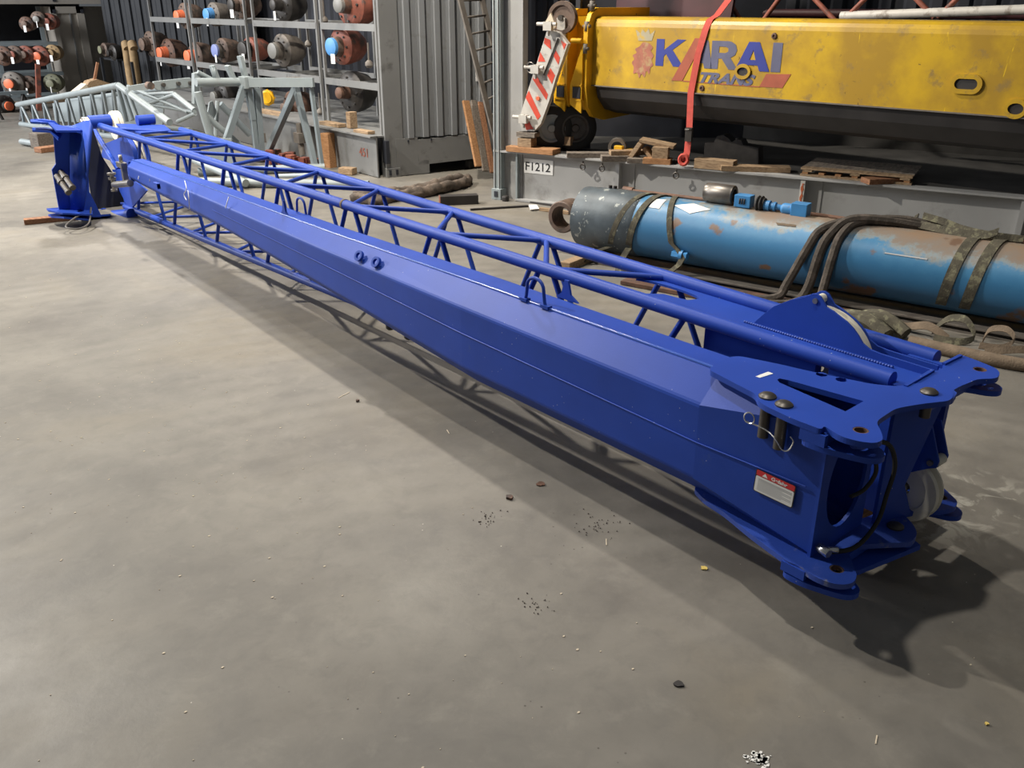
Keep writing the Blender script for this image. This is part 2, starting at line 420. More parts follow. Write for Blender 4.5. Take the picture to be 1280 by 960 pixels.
def ZF(z): return Matrix.Translation((0, 0, z))
def frame(o, x, y):
    x = V(x).normalized(); y = V(y); y = (y-x*y.dot(x)).normalized(); z = x.cross(y)
    m = Matrix((x, y, z)).transposed().to_4x4(); m.translation = V(o); return m

def text_mesh(name, body, fr, size, m, parent=None, th=.002, bold=0., shear=0., xs=1., align='LEFT', width=None):
    cu = bpy.data.curves.new(name, 'FONT'); cu.body = body; cu.size = size; cu.extrude = th/2; cu.offset = bold; cu.shear = shear
    cu.align_x = align
    tmp = bpy.data.objects.new('tmp', cu); C.objects.link(tmp)
    dg = bpy.context.evaluated_depsgraph_get()
    me = bpy.data.meshes.new_from_object(tmp.evaluated_get(dg)); me.name = name
    bpy.data.objects.remove(tmp); bpy.data.curves.remove(cu)
    if width:
        xsv = [v.co.x for v in me.vertices]; w = max(xsv)-min(xsv); xs = width/w
        me.transform(Matrix.Translation((-min(xsv), 0, 0)))
    me.transform(Matrix.Diagonal((xs, 1, 1, 1))); me.transform(fr)
    me.materials.clear(); me.materials.append(m)
    o = bpy.data.objects.new(name, me); C.objects.link(o)
    if parent: adopt(o, parent)
    return o

def spline(pts, n=6):
    """Catmull-Rom through pts"""
    P = [V(p) for p in pts]; out = []
    for i in range(len(P)-1):
        a, b, c, d = P[max(i-1, 0)], P[i], P[i+1], P[min(i+2, len(P)-1)]
        for k in range(n):
            t = k/n
            out.append(.5*((2*b)+(c-a)*t+(2*a-5*b+4*c-d)*t*t+(3*b-a-3*c+d)*t**3))
    out.append(P[-1]); return out

def XY(*a): return [(p[0], p[1]) for p in a]

# ------------------------------------------------------------------ the setting
bm = MB(); bm.box((8, 12, -.05), (44, 48, .1))
tag(bm.build('floor', M['floor']), 'worn grey brown concrete workshop floor', 'floor', kind='structure')

# ------------------------------------------------------------------ the blue folding jib
J = thing('crane_jib', 'long bright blue crane jib, lattice section with a tapered box beam pinned alongside', 'crane jib', (3.1, 1.4, 0))
BL, BD = M['blue'], M['blue_dirty']
Z1, Z0 = .85, .27

# tapered eight-sided box beam
def octo(y, xc, hw, tw, zt, zb, ch):
    return [(xc-tw, y, zt), (xc+tw, y, zt), (xc+hw, y, zt-ch), (xc+hw, y, zb+ch), (xc+tw, y, zb), (xc-tw, y, zb), (xc-hw, y, zb+ch), (xc-hw, y, zt-ch)]
secs = [octo(2.0, 2.845, .195, .075, .835, .262, .12), octo(3.6, 2.84, .185, .075, .832, .262, .115),
        octo(5.2, 2.875, .165, .068, .795, .355, .095), octo(7.2, 2.93, .14, .062, .765, .45, .075), octo(9.45, 2.965, .116, .056, .735, .515, .06)]
m = MB(); m.loft(secs, cap=False); body = m.build('box_beam', BL, J, bevel=.012)
# open topped head of the box: the bevelled section squares up towards its end
hs0, hs1 = octo(1.45, 2.86, .182, .165, .832, .268, .016), octo(2.0, 2.845, .195, .075, .835, .262, .12)
m = MB()
for i in (1, 2, 3, 4, 5, 6, 7): m.bm.faces.new([m.bm.verts.new(p) for p in (hs0[i], hs0[(i+1) % 8], hs1[(i+1) % 8], hs1[i])])
bmesh.ops.remove_doubles(m.bm, verts=m.bm.verts, dist=1e-4)
head = m.build('box_head', BL, J); sd = head.modifiers.new('solid', 'SOLIDIFY'); sd.thickness = .008; sd.offset = -1
m = MB()                                                       # weld seam along the beam's side
seam = [(2.668, 1.50, .555), (2.648, 2.0, .55), (2.653, 3.6, .575), (2.708, 5.2, .60), (2.788, 7.2, .62)]
m.path([(x-.001, y, z) for x, y, z in seam], .003, 6); m.build('weld_seam', BL, body)
m = MB()
m.path([(a[0][0]+.004, a[0][1], a[0][2]-.003) for a in secs], .0085, 10); m.build('ridge_highlight', M['bluehighlight'], body)  # added bead, paler and glossier than the beam, standing for its edge highlight
# flat head of the box beam: side walls and end plate with its big oval opening
def ellipse(cx, cy, a, b, n=28): return [(cx+a*math.cos(i*2*PI/n), cy+b*math.sin(i*2*PI/n)) for i in range(n)]
fr = frame((2.676, 1.445, .26), (1, 0, 0), (0, 0, 1))
plate('end_plate', [(0, 0), (.36, 0), (.36, .565), (0, .565)], [ellipse(.19, .275, .135, .20)], fr, .014, BL, J)
# upper lug plate of the box head
out = XY((2.707, 2.019, 0.85), (2.65, 1.746, 0.85), (2.606, 1.704, 0.85), (2.589, 1.663, 0.85), (2.571, 1.537, 0.85), (2.572, 1.42, 0.85), (2.606, 1.432, 0.85), (2.575, 1.346, 0.85), (2.59, 1.287, 0.85), (2.618, 1.248, 0.85), (2.661, 1.243, 0.85), (2.713, 1.278, 0.85), (2.774, 1.334, 0.85),
         (2.93, 1.346, 0.85), (3.035, 1.308, 0.85), (3.144, 1.254, 0.85), (3.193, 1.26, 0.85), (3.25, 1.29, 0.85), (3.272, 1.341, 0.85), (3.229, 1.408, 0.85), (3.126, 1.443, 0.85), (3.072, 1.518, 0.85), (3, 1.752, 0.85), (2.978, 1.852, 0.85), (2.923, 2.028, 0.85), (2.872, 2.049, 0.85))
tri = XY((2.829, 1.777, 0.85), (2.846, 1.779, 0.85), (2.858, 1.748, 0.85), (2.901, 1.454, 0.85), (2.769, 1.448, 0.85), (2.812, 1.756, 0.85))
h_n = (2.673, 1.332, 0.85); h_m = (3.16, 1.337, 0.85); h_f = (3.552, 1.324, 0.85)
h1 = (3.009, 1.696, 0.85); h2 = (3.021, 1.617, 0.85)
up = plate('upper_lug_plate', rpoly(out, .035), [tri, circle(h_n, .027), circle(h1, .022), circle(h2, .022)], ZF(.85), .022, BL, J)
m = MB()
m.lathe((h_n[0], h_n[1], .849), (0, 0, -1), [(0, .0265), (.02, .0265), (.02, .022), (0, .022), (0, .0265)], 20); m.build('bushing', M['rust'], up)
# the second plate of the near fork
def lug_outline(cx, cy, s=1):
    return rpoly([(cx-.10*s, cy+.17), (cx-.10*s, cy+.08), (cx-.07*s, cy-.02), (cx-.05*s, cy-.07), (cx-.02*s, cy-.095), (cx+.02*s, cy-.095), (cx+.05*s, cy-.06), (cx+.07*s, cy), (cx+.11*s, cy+.05), (cx+.26*s, cy+.08), (cx+.26*s, cy+.17)], .04)
lo = plate('lower_lug_plate', lug_outline(h_n[0], h_n[1]), [circle(h_n, .027)], ZF(.785), .022, BL, J)
m = MB(); m.box((h_n[0]-.09, h_n[1]+.12, .807), (.02, .10, .045)); m.build('fork_web', BL, J)
m = MB(); m.box((h_n[0]+.06, h_n[1]+.09, .807), (.30, .02, .045)); m.build('fork_web', BL, J)
m = MB(); m.box((3.0, 1.42, .80), (.42, .05, .05)); m.build('fork_web', BL, J)
# lower lug plates
l_n = (2.687, 1.339, 0.27); l_m = (3.124, 1.347, 0.27); l_f = (3.508, 1.348, 0.27)
outl = XY((2.75, 2.071, 0.27), (2.707, 1.975, 0.27), (2.689, 1.857, 0.27), (2.634, 1.678, 0.27), (2.588, 1.482, 0.27), (2.596, 1.442, 0.27), (2.58, 1.358, 0.27), (2.597, 1.287, 0.27), (2.645, 1.252, 0.27), (2.701, 1.263, 0.27), (2.796, 1.349, 0.27), (2.831, 1.383, 0.27),
          (2.898, 1.369, 0.27), (2.98, 1.315, 0.27), (3.066, 1.25, 0.27), (3.14, 1.262, 0.27), (3.192, 1.303, 0.27), (3.259, 1.401, 0.27), (3.182, 1.445, 0.27), (3.055, 1.471, 0.27), (2.95, 2.08, 0.27))
lp = plate('lower_flange_plate', rpoly(outl, .035), [circle(l_n, .027)], ZF(.27), .022, BD, J)
m = MB(); m.lathe((l_n[0], l_n[1], .269), (0, 0, -1), [(0, .0265), (.02, .0265), (.02, .022), (0, .022), (0, .0265)], 20); m.build('bushing', M['rust'], lp)
plate('lower_lug_plate', lug_outline(l_n[0], l_n[1]), [circle(l_n, .027)], ZF(.215), .022, BL, J)
m = MB(); m.box((l_n[0]-.09, l_n[1]+.12, .242), (.02, .10, .04)); m.build('fork_web', BL, J)
plate('lower_lug_plate', [(l_m[0]-.42, l_m[1]+.03), (l_m[0]-.30, l_m[1]-.03), (l_m[0]+.04, l_m[1]-.095), (l_m[0]+.07, l_m[1]-.03), (l_m[0]+.05, l_m[1]+.1), (l_m[0]-.4, l_m[1]+.12)], [], ZF(.215), .022, BL, J)
m = MB(); m.box((l_m[0]-.16, l_m[1]+.03, .242), (.46, .02, .04)); m.build('fork_web', BL, J)

def mushroom(c, z, r, mm='pin', name='pin_head', stem=0, parent=None):
    k = MB(); k.lathe((c[0], c[1], z), (0, 0, 1), [(0, r), (.006, r), (.014, r*.7), (.018, r*.3), (.018, 0)], 24)
    if stem: k.tube((c[0], c[1], z), (c[0], c[1], z-stem), r*.62)
    return k.build(name, M[mm], parent or J)
mushroom(h_m, .85, .033, 'pin', 'coupling_pin', .10)
mushroom(l_m, .27, .033, 'pin', 'coupling_pin', .09)
p1 = (2.661, 1.703, 0.85); p2 = (2.644, 1.62, 0.85)
s1 = mushroom(p1, .85, .033, 'pin', 'stored_pin', .165)
s2 = mushroom(p2, .85, .033, 'pin', 'stored_pin', .175)
# wire clip through the stored pins
m = MB(); cl = []
cx_, cy_ = p1[0]-.05, p1[1]+.035
for i in range(14):
    a = -1.0+i*2*PI/13; cl.append((cx_+.004*i/13, cy_+.022*math.cos(a), .765+.022*math.sin(a)))
cl += [(p1[0]-.03, p1[1]-.03, .735), (p2[0]-.03, p2[1]-.005, .720), (p2[0]-.025, p2[1]-.03, .690), (p2[0]-.02, p2[1]-.055, .695), (p2[0]-.02, p2[1]-.07, .735), (p2[0]-.02, p2[1]-.055, .75)]
m.path(spline(cl, 3), .0028, 6); m.build('spring_clip', M['zinc'], s2)
# small white label on the lug plate
plate('paper_label', XY((2.789, 1.849, 0.851), (2.791, 1.83, 0.851), (2.867, 1.822, 0.851), (2.868, 1.847, 0.851)), [], ZF(.8515), .0012, M['white'], up)
# warning sticker on the side of the box
A_, B_, C_ = V((2.66, 1.708, 0.547)), V((2.668, 1.535, 0.54)), V((2.659, 1.714, 0.449))
ex = (B_-A_); sw = ex.length; ey = A_-C_; ey = (ey-ex.normalized()*ey.dot(ex.normalized())); sh = ey.length
fs = frame(C_+V((-.002, 0, 0)), ex, ey)
def rrect(w, h, r, x=0, y=0):
    o = []
    for (cx, cy, a0) in ((w-r, r, -PI/2), (w-r, h-r, 0), (r, h-r, PI/2), (r, r, PI)):
        for k in range(5): o.append((x+cx+r*math.cos(a0+k*PI/8), y+cy+r*math.sin(a0+k*PI/8)))
    return o
st = plate('warning_sticker', rrect(sw, sh, .008), [], fs, .001, M['ink'], J)
def off(fr_, d): return Matrix.Translation(fr_.to_3x3() @ V((0, 0, d))) @ fr_
plate('sticker_panel', rrect(sw-.008, sh*.68, .006, .004, .004), [], off(fs, .0006), .0008, M['white'], st)
plate('sticker_banner', rrect(sw-.008, sh*.24, .005, .004, sh*.74), [], off(fs, .0006), .0008, M['red'], st)
fb = off(fs, .0012) @ Matrix.Translation((sw*.40, sh*.79, 0)); text_mesh('sticker_heading', 'Gefahr', fb, sh*.20, M['white'], st, .0004, .0006, 0, 1, width=sw*.40)
plate('warning_triangle', [(sw*.17, sh*.78), (sw*.31, sh*.78), (sw*.24, sh*.94)], [], off(fs, .0012), .0004, M['white'], st)
m = MB()
fm = off(fs, .001)
for k in range(9):
    y = sh*(.62-.058*k); x1 = sw*(.93 if k in (0, 1, 3, 4, 6, 7) else .70)
    a, b = fm @ V((sw*.09, y, 0)), fm @ V((x1, y, 0))
    m.bar(a, b, .0006, .0035 if k in (0, 1) else .0022, up=fs.to_3x3() @ V((0, 1, 0)))
m.build('small_print', M['inkg'], st)

# carrying loops across the ridge of the box, flat upright lugs and ring lugs on the bevel
def loop(y, x, z, w, h, tilt, name='lifting_loop'):
    k = MB(); pts = []
    for i in range(13):
        a = PI*i/12
        pts.append((x+tilt*0, y-w/2*math.cos(a), z+h*.62+h*.38*math.sin(a)))
    pts = [(x-.0, y-w/2-.022, z-.008)]+[(x, y-w/2-.008, z+.02)]+pts+[(x, y+w/2+.008, z+.02), (x, y+w/2+.022, z-.008)]
    k.path(spline(pts, 2), .0085, 8)
    k.box((x, y-w/2-.02, z), (.03, .055, .016)); k.box((x, y+w/2+.02, z), (.03, .055, .016))
    return k.build(name, BL, J)
loop(3.13, 2.765, .838, .12, .125, 0)
m = MB(); m.prism([(2.93, 3.00, .83), (2.93, 3.16, .83), (2.93, 3.12, .86), (2.93, 3.10, .93), (2.93, 3.075, .93), (2.93, 3.055, .86)], (.012, 0, 0)); m.build('guide_lug', BL, J)
m = MB(); m.prism([(2.83, 5.90, .775), (2.83, 6.02, .775), (2.83, 5.985, .81), (2.83, 5.965, .885), (2.83, 5.955, .885), (2.83, 5.935, .81)], (.014, 0, 0)); m.build('guide_lug', BL, J)
loop(5.93, 2.955, .772, .12, .12, 0)
for p in ((2.715, 4.713, 0.752), (2.715, 4.516, 0.754)):
    k = MB()
    fr = frame((p[0]-.014, p[1], p[2]), (0, 1, .0), (-.35, 0, 1))
    n = 22
    k.lathe(V(p)+V((-.0, 0, .0)), (-.85, -.12, .5), [(0, .034), (.02, .034), (.02, .019), (0, .019), (0, .034)], n)
    k.box(V(p)+V((.0, -.028, -.035)), (.02, .022, .05))
    k.build('ring_lug', BL, J)
for p in ((2.82, 4.578, 0.307), (2.82, 4.37, 0.301)):
    k = MB(); k.lathe(V(p)+V((0, 0, .02)), (0, 0, -1), [(0, .03), (.03, .03), (.04, .02), (.04, 0)], 16); k.build('drain_plug', M['blackp'], J)
# white wax chalk marks scribbled on the far end
m = MB()
for q in ([(2.79, 7.739, 0.78), (2.765, 7.659, 0.727), (2.75, 7.694, 0.675), (2.745, 7.642, 0.636)], [(2.765, 7.627, 0.718), (2.745, 7.58, 0.66), (2.745, 7.599, 0.561)], [(2.795, 6.839, 0.781), (2.77, 6.824, 0.743), (2.76, 6.846, 0.696)], [(2.83, 9.106, 0.599), (2.86, 9.117, 0.664), (2.87, 8.954, 0.692), (2.84, 8.786, 0.68), (2.83, 8.785, 0.621)]):
    m.path(spline(q, 4), .004, 5)
m.build('chalk_mark', M['white'], body)

# ---- lattice section
NT = (V((3.238, 1.52, .82)), V((3.117, 11.2, .894)))              # near top chord
FT = (V((3.60, 1.52, .82)), V((3.90, 10.7, .82)))                # far top chord
NB = (V((3.225, 1.62, .21)), V((3.10, 10.6, .052)))              # near bottom chord
FB = (V((3.62, 1.62, .21)), V((3.86, 10.6, .052)))
def on(c, y): return c[0]+(c[1]-c[0])*((y-c[0].y)/(c[1].y-c[0].y))
for c in (NT, FT, NB, FB):
    m = MB(); m.tube(c[0], c[1], .036 if c in (NT, FT) else .033, 18); m.build('chord', BL, J)
SP = 1.038
farY = [3.03+SP*i for i in range(8)]
nearY = [2.51+SP*i for i in range(9)]
def brace(a, b, r=.0165):
    d = (b-a).normalized(); k = MB(); k.tube(a+d*.02, b-d*.02, r, 12); k.build('brace', BL, J)
def lt(c, s): return V((s*.03, 0, 0))
for i, y in enumerate(farY):                                     # zigzag across the top and the bottom
    P = on(FT, y)
    for yn in (nearY[i], nearY[i+1]):
        if not (i == 0 and yn < 3): brace(P, on(NT, yn), .017)
        if y > 6: brace(on(FB, y), on(NB, yn), .014)
for y in nearY:                                                  # near side
    for s in (-.40, .40):
        if 2.2 < y+s < 10.4: brace(on(NT, y+s*.12), on(NB, y+s), .0165)
for y in farY:                                                   # far side
    for s in (-.40, .40): brace(on(FT, y+s*.12), on(FB, y+s), .0165)
m = MB(); a = on(NT, 5.70); m.tube(a-V((0, .012, 0)), a+V((0, .012, 0)), .039, 18); m.build('tape_ring', M['webtan'], J)
# deck plate between the top chords near the head, with its half-round cut-out
def arc(cx, cy, a, b, t0, t1, n=12): return [(cx+a*math.cos(t0+(t1-t0)*i/n), cy+b*math.sin(t0+(t1-t0)*i/n)) for i in range(n+1)]
dk = [(3.25, 1.42), (3.60, 1.42), (3.645, 3.12), (3.57, 3.16)] + arc(3.515, 2.96, .055, .24, PI*.35, -PI*.5, 10) + arc(3.47, 2.96, .03, .24, -PI*.5, -PI*.9, 3)[1:] + [(3.33, 3.0), (3.25, 2.75)]
deck = plate('deck_plate', dk, [], ZF(.805), .012, BL, J)
m = MB(); m.box((3.33, 2.31, .7975), (.17, .012, .010)); m.build('deck_rib', BL, deck)
m = MB()                                                        # weld beads beside the plates
for i in range(60):
    y = 1.60+i*.0125; m.tube((3.395, y, .808), (3.395, y+.011, .81), .006, 6)
m.build('weld_bead', M['blue_dirty'], deck)
# truss header plate with the far lug
oh = XY((3.102, 1.341, 0.845), (3.166, 1.252, 0.845), (3.252, 1.273, 0.845), (3.263, 1.294, 0.845), (3.321, 1.295, 0.845), (3.384, 1.288, 0.845), (3.442, 1.286, 0.845), (3.506, 1.238, 0.845), (3.571, 1.253, 0.845), (3.611, 1.284, 0.845), (3.634, 1.353, 0.845), (3.656, 1.45, 0.845),
         (3.486, 1.445, 0.845), (3.468, 1.426, 0.845), (3.399, 1.428, 0.845), (3.39, 1.447, 0.845), (3.149, 1.429, 0.845))
hp = plate('header_plate', rpoly(oh, .03), [circle(h_f, .026)], ZF(.846), .022, BL, J)
m = MB(); m.lathe((h_f[0], h_f[1], .845), (0, 0, -1), [(0, .0255), (.02, .0255), (.02, .021), (0, .021), (0, .0255)], 20); m.build('bushing', M['rust'], hp)
plate('lower_lug_plate', lug_outline(h_f[0], h_f[1], -1), [circle(h_f, .027)], ZF(.785), .022, BL, J)
a, b, c_, d_ = [V(p) for p in ((3.149, 1.424, 0.85), (3.385, 1.435, 0.85), (3.485, 1.44, 0.85), (3.631, 1.439, 0.85))]
m = MB(); m.bar(a+V((0, 0, -.02)), b+V((0, 0, -.02)), .014, .05); m.build('cross_rib', BL, J)
m = MB(); m.bar(c_+V((0, 0, -.02)), d_+V((0, 0, -.02)), .014, .05); m.build('cross_rib', BL, J)
# sheave guard on the deck: two half-moon plates with long tails, roller and pale sheave rim between
X1, X2 = 3.425, 3.487
gp = [(2.32, .80), (2.275, .852), (2.22, .91), (2.138, .961), (2.074, .990), (2.05, 1.003), (2.035, 1.015), (2.012, 1.020), (1.990, 1.012), (1.975, .995), (1.955, .973), (1.92, .963), (1.886, .948), (1.85, .933), (1.817, .912), (1.79, .888), (1.765, .86), (1.73, .843), (1.68, .838), (1.46, .835), (1.46, .80)]
for X in (X1, X2):
    m = MB(); m.prism([(X, y, z) for y, z in gp], (.010, 0, 0)); m.build('sheave_guard', BL, J, bevel=.001)
m = MB(); m.tube((X1-.006, 2.012, .988), (X2+.016, 2.012, .988), .0125, 16); m.build('retaining_bolt', M['steel'], J)
m = MB(); m.tube((X1+.012, 2.012, .99), (X2-.002, 2.012, .99), .021, 18); m.build('roller', M['sheave'], J)
m = MB(); m.lathe((X1+.014, 1.98, .70), (1, 0, 0), [(0, .262), (.012, .262), (.018, .252), (.028, .252), (.034, .262), (.046, .262), (.046, .05), (0, .05), (0, .262)], 64); m.build('sheave', M['sheave'], J)
m = MB(); m.box((3.30, 2.18, .69), (.05, .60, .20)); m.build('sheave_housing', M['blue'], J)
# truss end: upright frame, bracket, roller and lower sheave
m = MB()
m.prism([(3.075, 1.41, .27), (3.075, 1.41, .83), (3.33, 1.33, .83), (3.27, 1.36, .6), (3.20, 1.375, .42), (3.27, 1.36, .27)], (0, .014, 0)); m.build('end_frame', BL, J)
m = MB(); m.prism([(3.33, 1.33, .27), (3.33, 1.33, .83), (3.33, 1.62, .83), (3.33, 1.62, .27)], (.012, 0, 0)); 
m.bm.free(); m = MB()
m.box((3.24, 1.62, .52), (.03, .34, .58)); m.build('side_frame', BL, J)
m = MB(); m.box((3.56, 1.52, .52), (.03, .20, .60)); m.build('side_frame', BL, J)
m = MB(); m.box((3.38, 1.34, .80), (.42, .03, .055)); m.build('cross_rib', BL, J)
XA, XB = 3.30, 3.375
tri_ = [(1.42, .66), (1.36, .66), (1.305, .52), (1.31, .49), (1.34, .475), (1.45, .40), (1.48, .48)]
for X in (XA, XB):
    m = MB(); m.prism([(X, y, z) for y, z in tri_], (.010, 0, 0)); m.build('roller_bracket', BL, J, bevel=.001)
m = MB(); m.tube((XA-.012, 1.335, .505), (XB+.024, 1.335, .505), .012, 14); m.build('retaining_bolt', M['steel'], J)
m = MB(); m.tube((XA+.012, 1.325, .505), (XB-.002, 1.325, .505), .022, 16); m.build('roller', M['sheave'], J)
m = MB(); m.lathe((XA+.002, 1.43, .345), (1, 0, 0), [(0, .145), (.016, .15), (.026, .13), (.04, .13), (.05, .15), (.066, .145), (.062, .10), (.05, .095), (.05, .03), (.012, .03), (.012, .095), (.004, .10), (0, .145)], 56)
low_sh = m.build('sheave', M['sheave'], J)
m = MB(); m.tube((XA-.02, 1.43, .345), (XB+.01, 1.43, .345), .022, 6); m.build('axle_bolt', M['steel'], low_sh)
# lower truss lugs
of = XY((3.047, 1.37, 0.27), (3.05, 1.307, 0.27), (3.066, 1.25, 0.27), (3.145, 1.265, 0.27), (3.192, 1.303, 0.27), (3.253, 1.386, 0.27), (3.333, 1.352, 0.27), (3.409, 1.288, 0.27), (3.472, 1.268, 0.27), (3.525, 1.283, 0.27), (3.557, 1.326, 0.27), (3.6, 1.388, 0.27), (3.565, 1.472, 0.27), (3.17, 1.456, 0.27))
lf = plate('lower_header_plate', rpoly(of, .03), [circle(l_f, .026)], ZF(.262), .022, BL, J)
m = MB(); m.lathe((l_f[0], l_f[1], .261), (0, 0, -1), [(0, .0255), (.02, .0255), (.02, .021), (0, .021), (0, .0255)], 20); m.build('bushing', M['rust'], lf)
plate('lower_lug_plate', lug_outline(l_f[0], l_f[1], -1), [circle(l_f, .027)], ZF(.215), .022, BL, J)
# black hydraulic hose and fitting curling out of the box end
m = MB(); hs = [(2.78, 1.43, .72), (2.84, 1.36, .74), (2.93, 1.34, .70), (2.98, 1.33, .60), (2.98, 1.34, .48), (2.92, 1.33, .38), (2.80, 1.34, .315), (2.70, 1.40, .305)]
m.path(spline(hs, 6), .009, 8); m.build('hose', M['black'], J)
m = MB(); hs = [(2.80, 1.45, .66), (2.86, 1.38, .68), (2.90, 1.36, .60), (2.88, 1.38, .52), (2.82, 1.40, .50)]
m.path(spline(hs, 6), .008, 8); m.build('hose', M['black'], J)
m = MB(); m.tube((2.70, 1.43, .315), (2.69, 1.38, .312), .018, 6); m.tube((2.70, 1.41, .315), (2.735, 1.37, .315), .012, 8); m.build('hose_fitting', M['zinc'], J)

# ---- far end of the jib: hinged head bracket
m = MB()
hb = [(2.443, 10.35, 0.996), (2.405, 10.35, 0.633), (2.356, 10.35, 0.58), (2.347, 10.35, 0.16), (2.35, 10.35, 0.09), (2.766, 10.35, 0.013), (2.683, 10.35, 0.305), (2.705, 10.35, 0.516), (2.778, 10.35, 0.787), (2.834, 10.35, 0.964), (2.782, 10.35, 1.034), (2.631, 10.35, 0.997)]
m.prism(hb, (0, .02, 0)); hbk = m.build('head_bracket', BL, J, bevel=.002)
# curved cheek bending back from the face plate
rows = []
for x, yt, yb, Y in (((2.613, 10.34, 0.999), (2.443, 10.34, 0.079), 0, 0), ((2.672, 10.28, 1.025), (2.512, 10.3, 0.076), 0, 0), ((2.705, 10.12, 1.065), (2.551, 10.25, 0.096), 0, 0), ((2.715, 9.95, 1.088), (2.605, 10.2, 0.295), 0, 0), ((2.7, 9.85, 1.039), (2.634, 10.05, 0.564), 0, 0)): rows.append((x, yt))
m = MB()
for (a, b), (c, d) in zip(rows, rows[1:]):
    f = m.bm.faces.new([m.bm.verts.new(p) for p in (a, c, d, b)]); f.smooth = True
bmesh.ops.remove_doubles(m.bm, verts=m.bm.verts, dist=1e-4)
o = m.build('cheek_plate', BL, hbk); sd = o.modifiers.new('solid', 'SOLIDIFY'); sd.thickness = .014
# inner face of the bracket, set back; shade put in as near-black colour
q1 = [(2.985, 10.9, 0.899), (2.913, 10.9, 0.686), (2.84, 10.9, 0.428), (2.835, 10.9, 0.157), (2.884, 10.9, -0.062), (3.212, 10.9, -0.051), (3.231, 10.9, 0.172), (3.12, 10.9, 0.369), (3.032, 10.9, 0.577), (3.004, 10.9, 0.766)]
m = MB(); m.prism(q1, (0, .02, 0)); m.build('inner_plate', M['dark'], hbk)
m = MB(); m.bar((2.703, 10.35, 0.04), (2.82, 10.8, -0.054), .3, .02); m.build('inner_plate', BL, hbk)
# top and bottom forks of the bracket
for ys, nm in (((149, 152), 'bracket_lug'), ((163.5, 165), 'bracket_lug')):
    pass
t1 = [(2.304, 10.6, 1.072), (2.423, 10.55, 1.072), (2.484, 10.4, 1.06), (2.517, 10.35, 1.014), (2.839, 10.35, 0.989), (2.697, 10.15, 0.971), (2.422, 10.15, 0.993), (2.385, 10.25, 1.066), (2.245, 10.35, 1.075)]
m = MB(); m.prism(t1, (0, 0, -.02)); m.build('bracket_lug', BL, hbk)
m = MB(); m.prism([(p[0], p[1], p[2]-.085) for p in t1[:4]+t1[-3:]], (0, 0, -.018)); m.build('bracket_lug', BL, hbk)
for (xa, xb, y, z) in ((58, 80, 260, .13), (60, 82, 268, .06)):
    a, b = V((2.248, 10.45, 0.174)), V((2.388, 10.35, 0.12))
m = MB(); m.prism([(2.248, 10.45, 0.17), (2.227, 10.3, 0.18), (2.304, 10.05, 0.182), (2.596, 10.05, 0.124), (2.695, 10.4, 0.103), (2.406, 10.45, 0.161)], (0, 0, -.018)); m.build('bracket_lug', BL, hbk)
m = MB(); m.prism([(2.251, 10.45, 0.105), (2.246, 10.3, 0.114), (2.311, 10.05, 0.139), (2.555, 10.05, 0.078), (2.653, 10.4, 0.056), (2.413, 10.45, 0.108)], (0, 0, -.018)); m.build('bracket_lug', BL, hbk)
# two pins stored on the face plate
for a, b in (((2.432, 10.33, 0.549), (2.45, 10.05, 0.421)), ((2.385, 10.33, 0.513), (2.403, 10.05, 0.377))):
    m = MB(); a, b = V(a), V(b); d = (b-a); m.tube(a, a+d*.3, .030); m.tube(a+d*.3, a+d*.42, .038); m.tube(a+d*.42, a+d*.9, .028); m.tube(a+d*.9, b, .033); m.build('stored_pin', M['pin'], hbk)
# pin boss, hinge tube, top plate and sheave at the chord ends
pb = V((3.039, 11.15, 0.932))
m = MB(); m.tube(pb+V((-.09, 0, 0)), pb+V((-.02, 0, 0)), .065, 18); m.tube(pb+V((-.11, 0, 0)), pb+V((-.09, 0, 0)), .045, 12); m.build('hinge_pin', M['steel'], J)
m = MB(); m.tube(pb+V((-.02, 0, 0)), pb+V((.22, 0, 0)), .075, 20); m.build('hinge_tube', BL, J); m = MB(); m.tube(pb+V((.52, 0, -.02)), pb+V((.72, 0, -.02)), .06, 20); m.build('hinge_tube', BL, J)
m = MB(); m.prism([(3.411, 11.466, 0.86), (3.81, 10.985, 0.86), (3.691, 10.436, 0.86), (3.357, 10.454, 0.86), (3.338, 11.095, 0.86)], (0, 0, -.02)); m.build('head_plate', BL, J)
m = MB(); c_ = V((3.5, 11.908, 0.788)); m.lathe(c_, (1, 0, 0), [(0, .17), (.03, .175), (.045, .15), (.06, .175), (.09, .17), (.09, .08), (0, .08), (0, .17)], 40); m.build('sheave', M['sheave'], J)
# diagonal brace and end post plates
m = MB(); m.tube((3.2, 11.637, 0.782), (3.12, 10.688, 0.452), .028, 12); m.tube((3.12, 10.688, 0.452), (3.1, 10.519, 0.027), .02, 12); m.build('brace', BL, J)
m = MB(); m.prism([(3.09, 10.824, 0.437), (3.09, 10.527, 0.476), (3.09, 9.739, 0.362), (3.09, 10.432, 0.034), (3.09, 10.67, 0.205)], (.02, 0, 0)); m.build('foot_gusset', BL, J)
# second sheave between rounded cheeks under the near chord
c_ = V((3.3, 10.714, 0.573))
m = MB(); m.lathe(c_, (1, 0, 0), [(-.05, .23), (.0, .235), (.0, .23)], 32); m.lathe(c_+V((.12, 0, 0)), (1, 0, 0), [(0, .235), (.012, .235)], 32); m.build('sheave_cheek', BL, J)
m = MB(); m.lathe(c_, (1, 0, 0), [(.015, .21), (.04, .215), (.055, .19), (.07, .215), (.10, .21), (.10, .1), (.015, .1), (.015, .21)], 40); m.build('sheave', M['sheave'], J)
m = MB(); m.prism([(3.45, 11.536, 0.686), (3.45, 10.78, 0.801), (3.45, 10.864, 0.457), (3.45, 11.779, 0.341), (3.45, 12.473, 0.345), (3.45, 12.234, 0.534)], (.012, 0, 0)); m.build('sheave_cheek', BL, J)
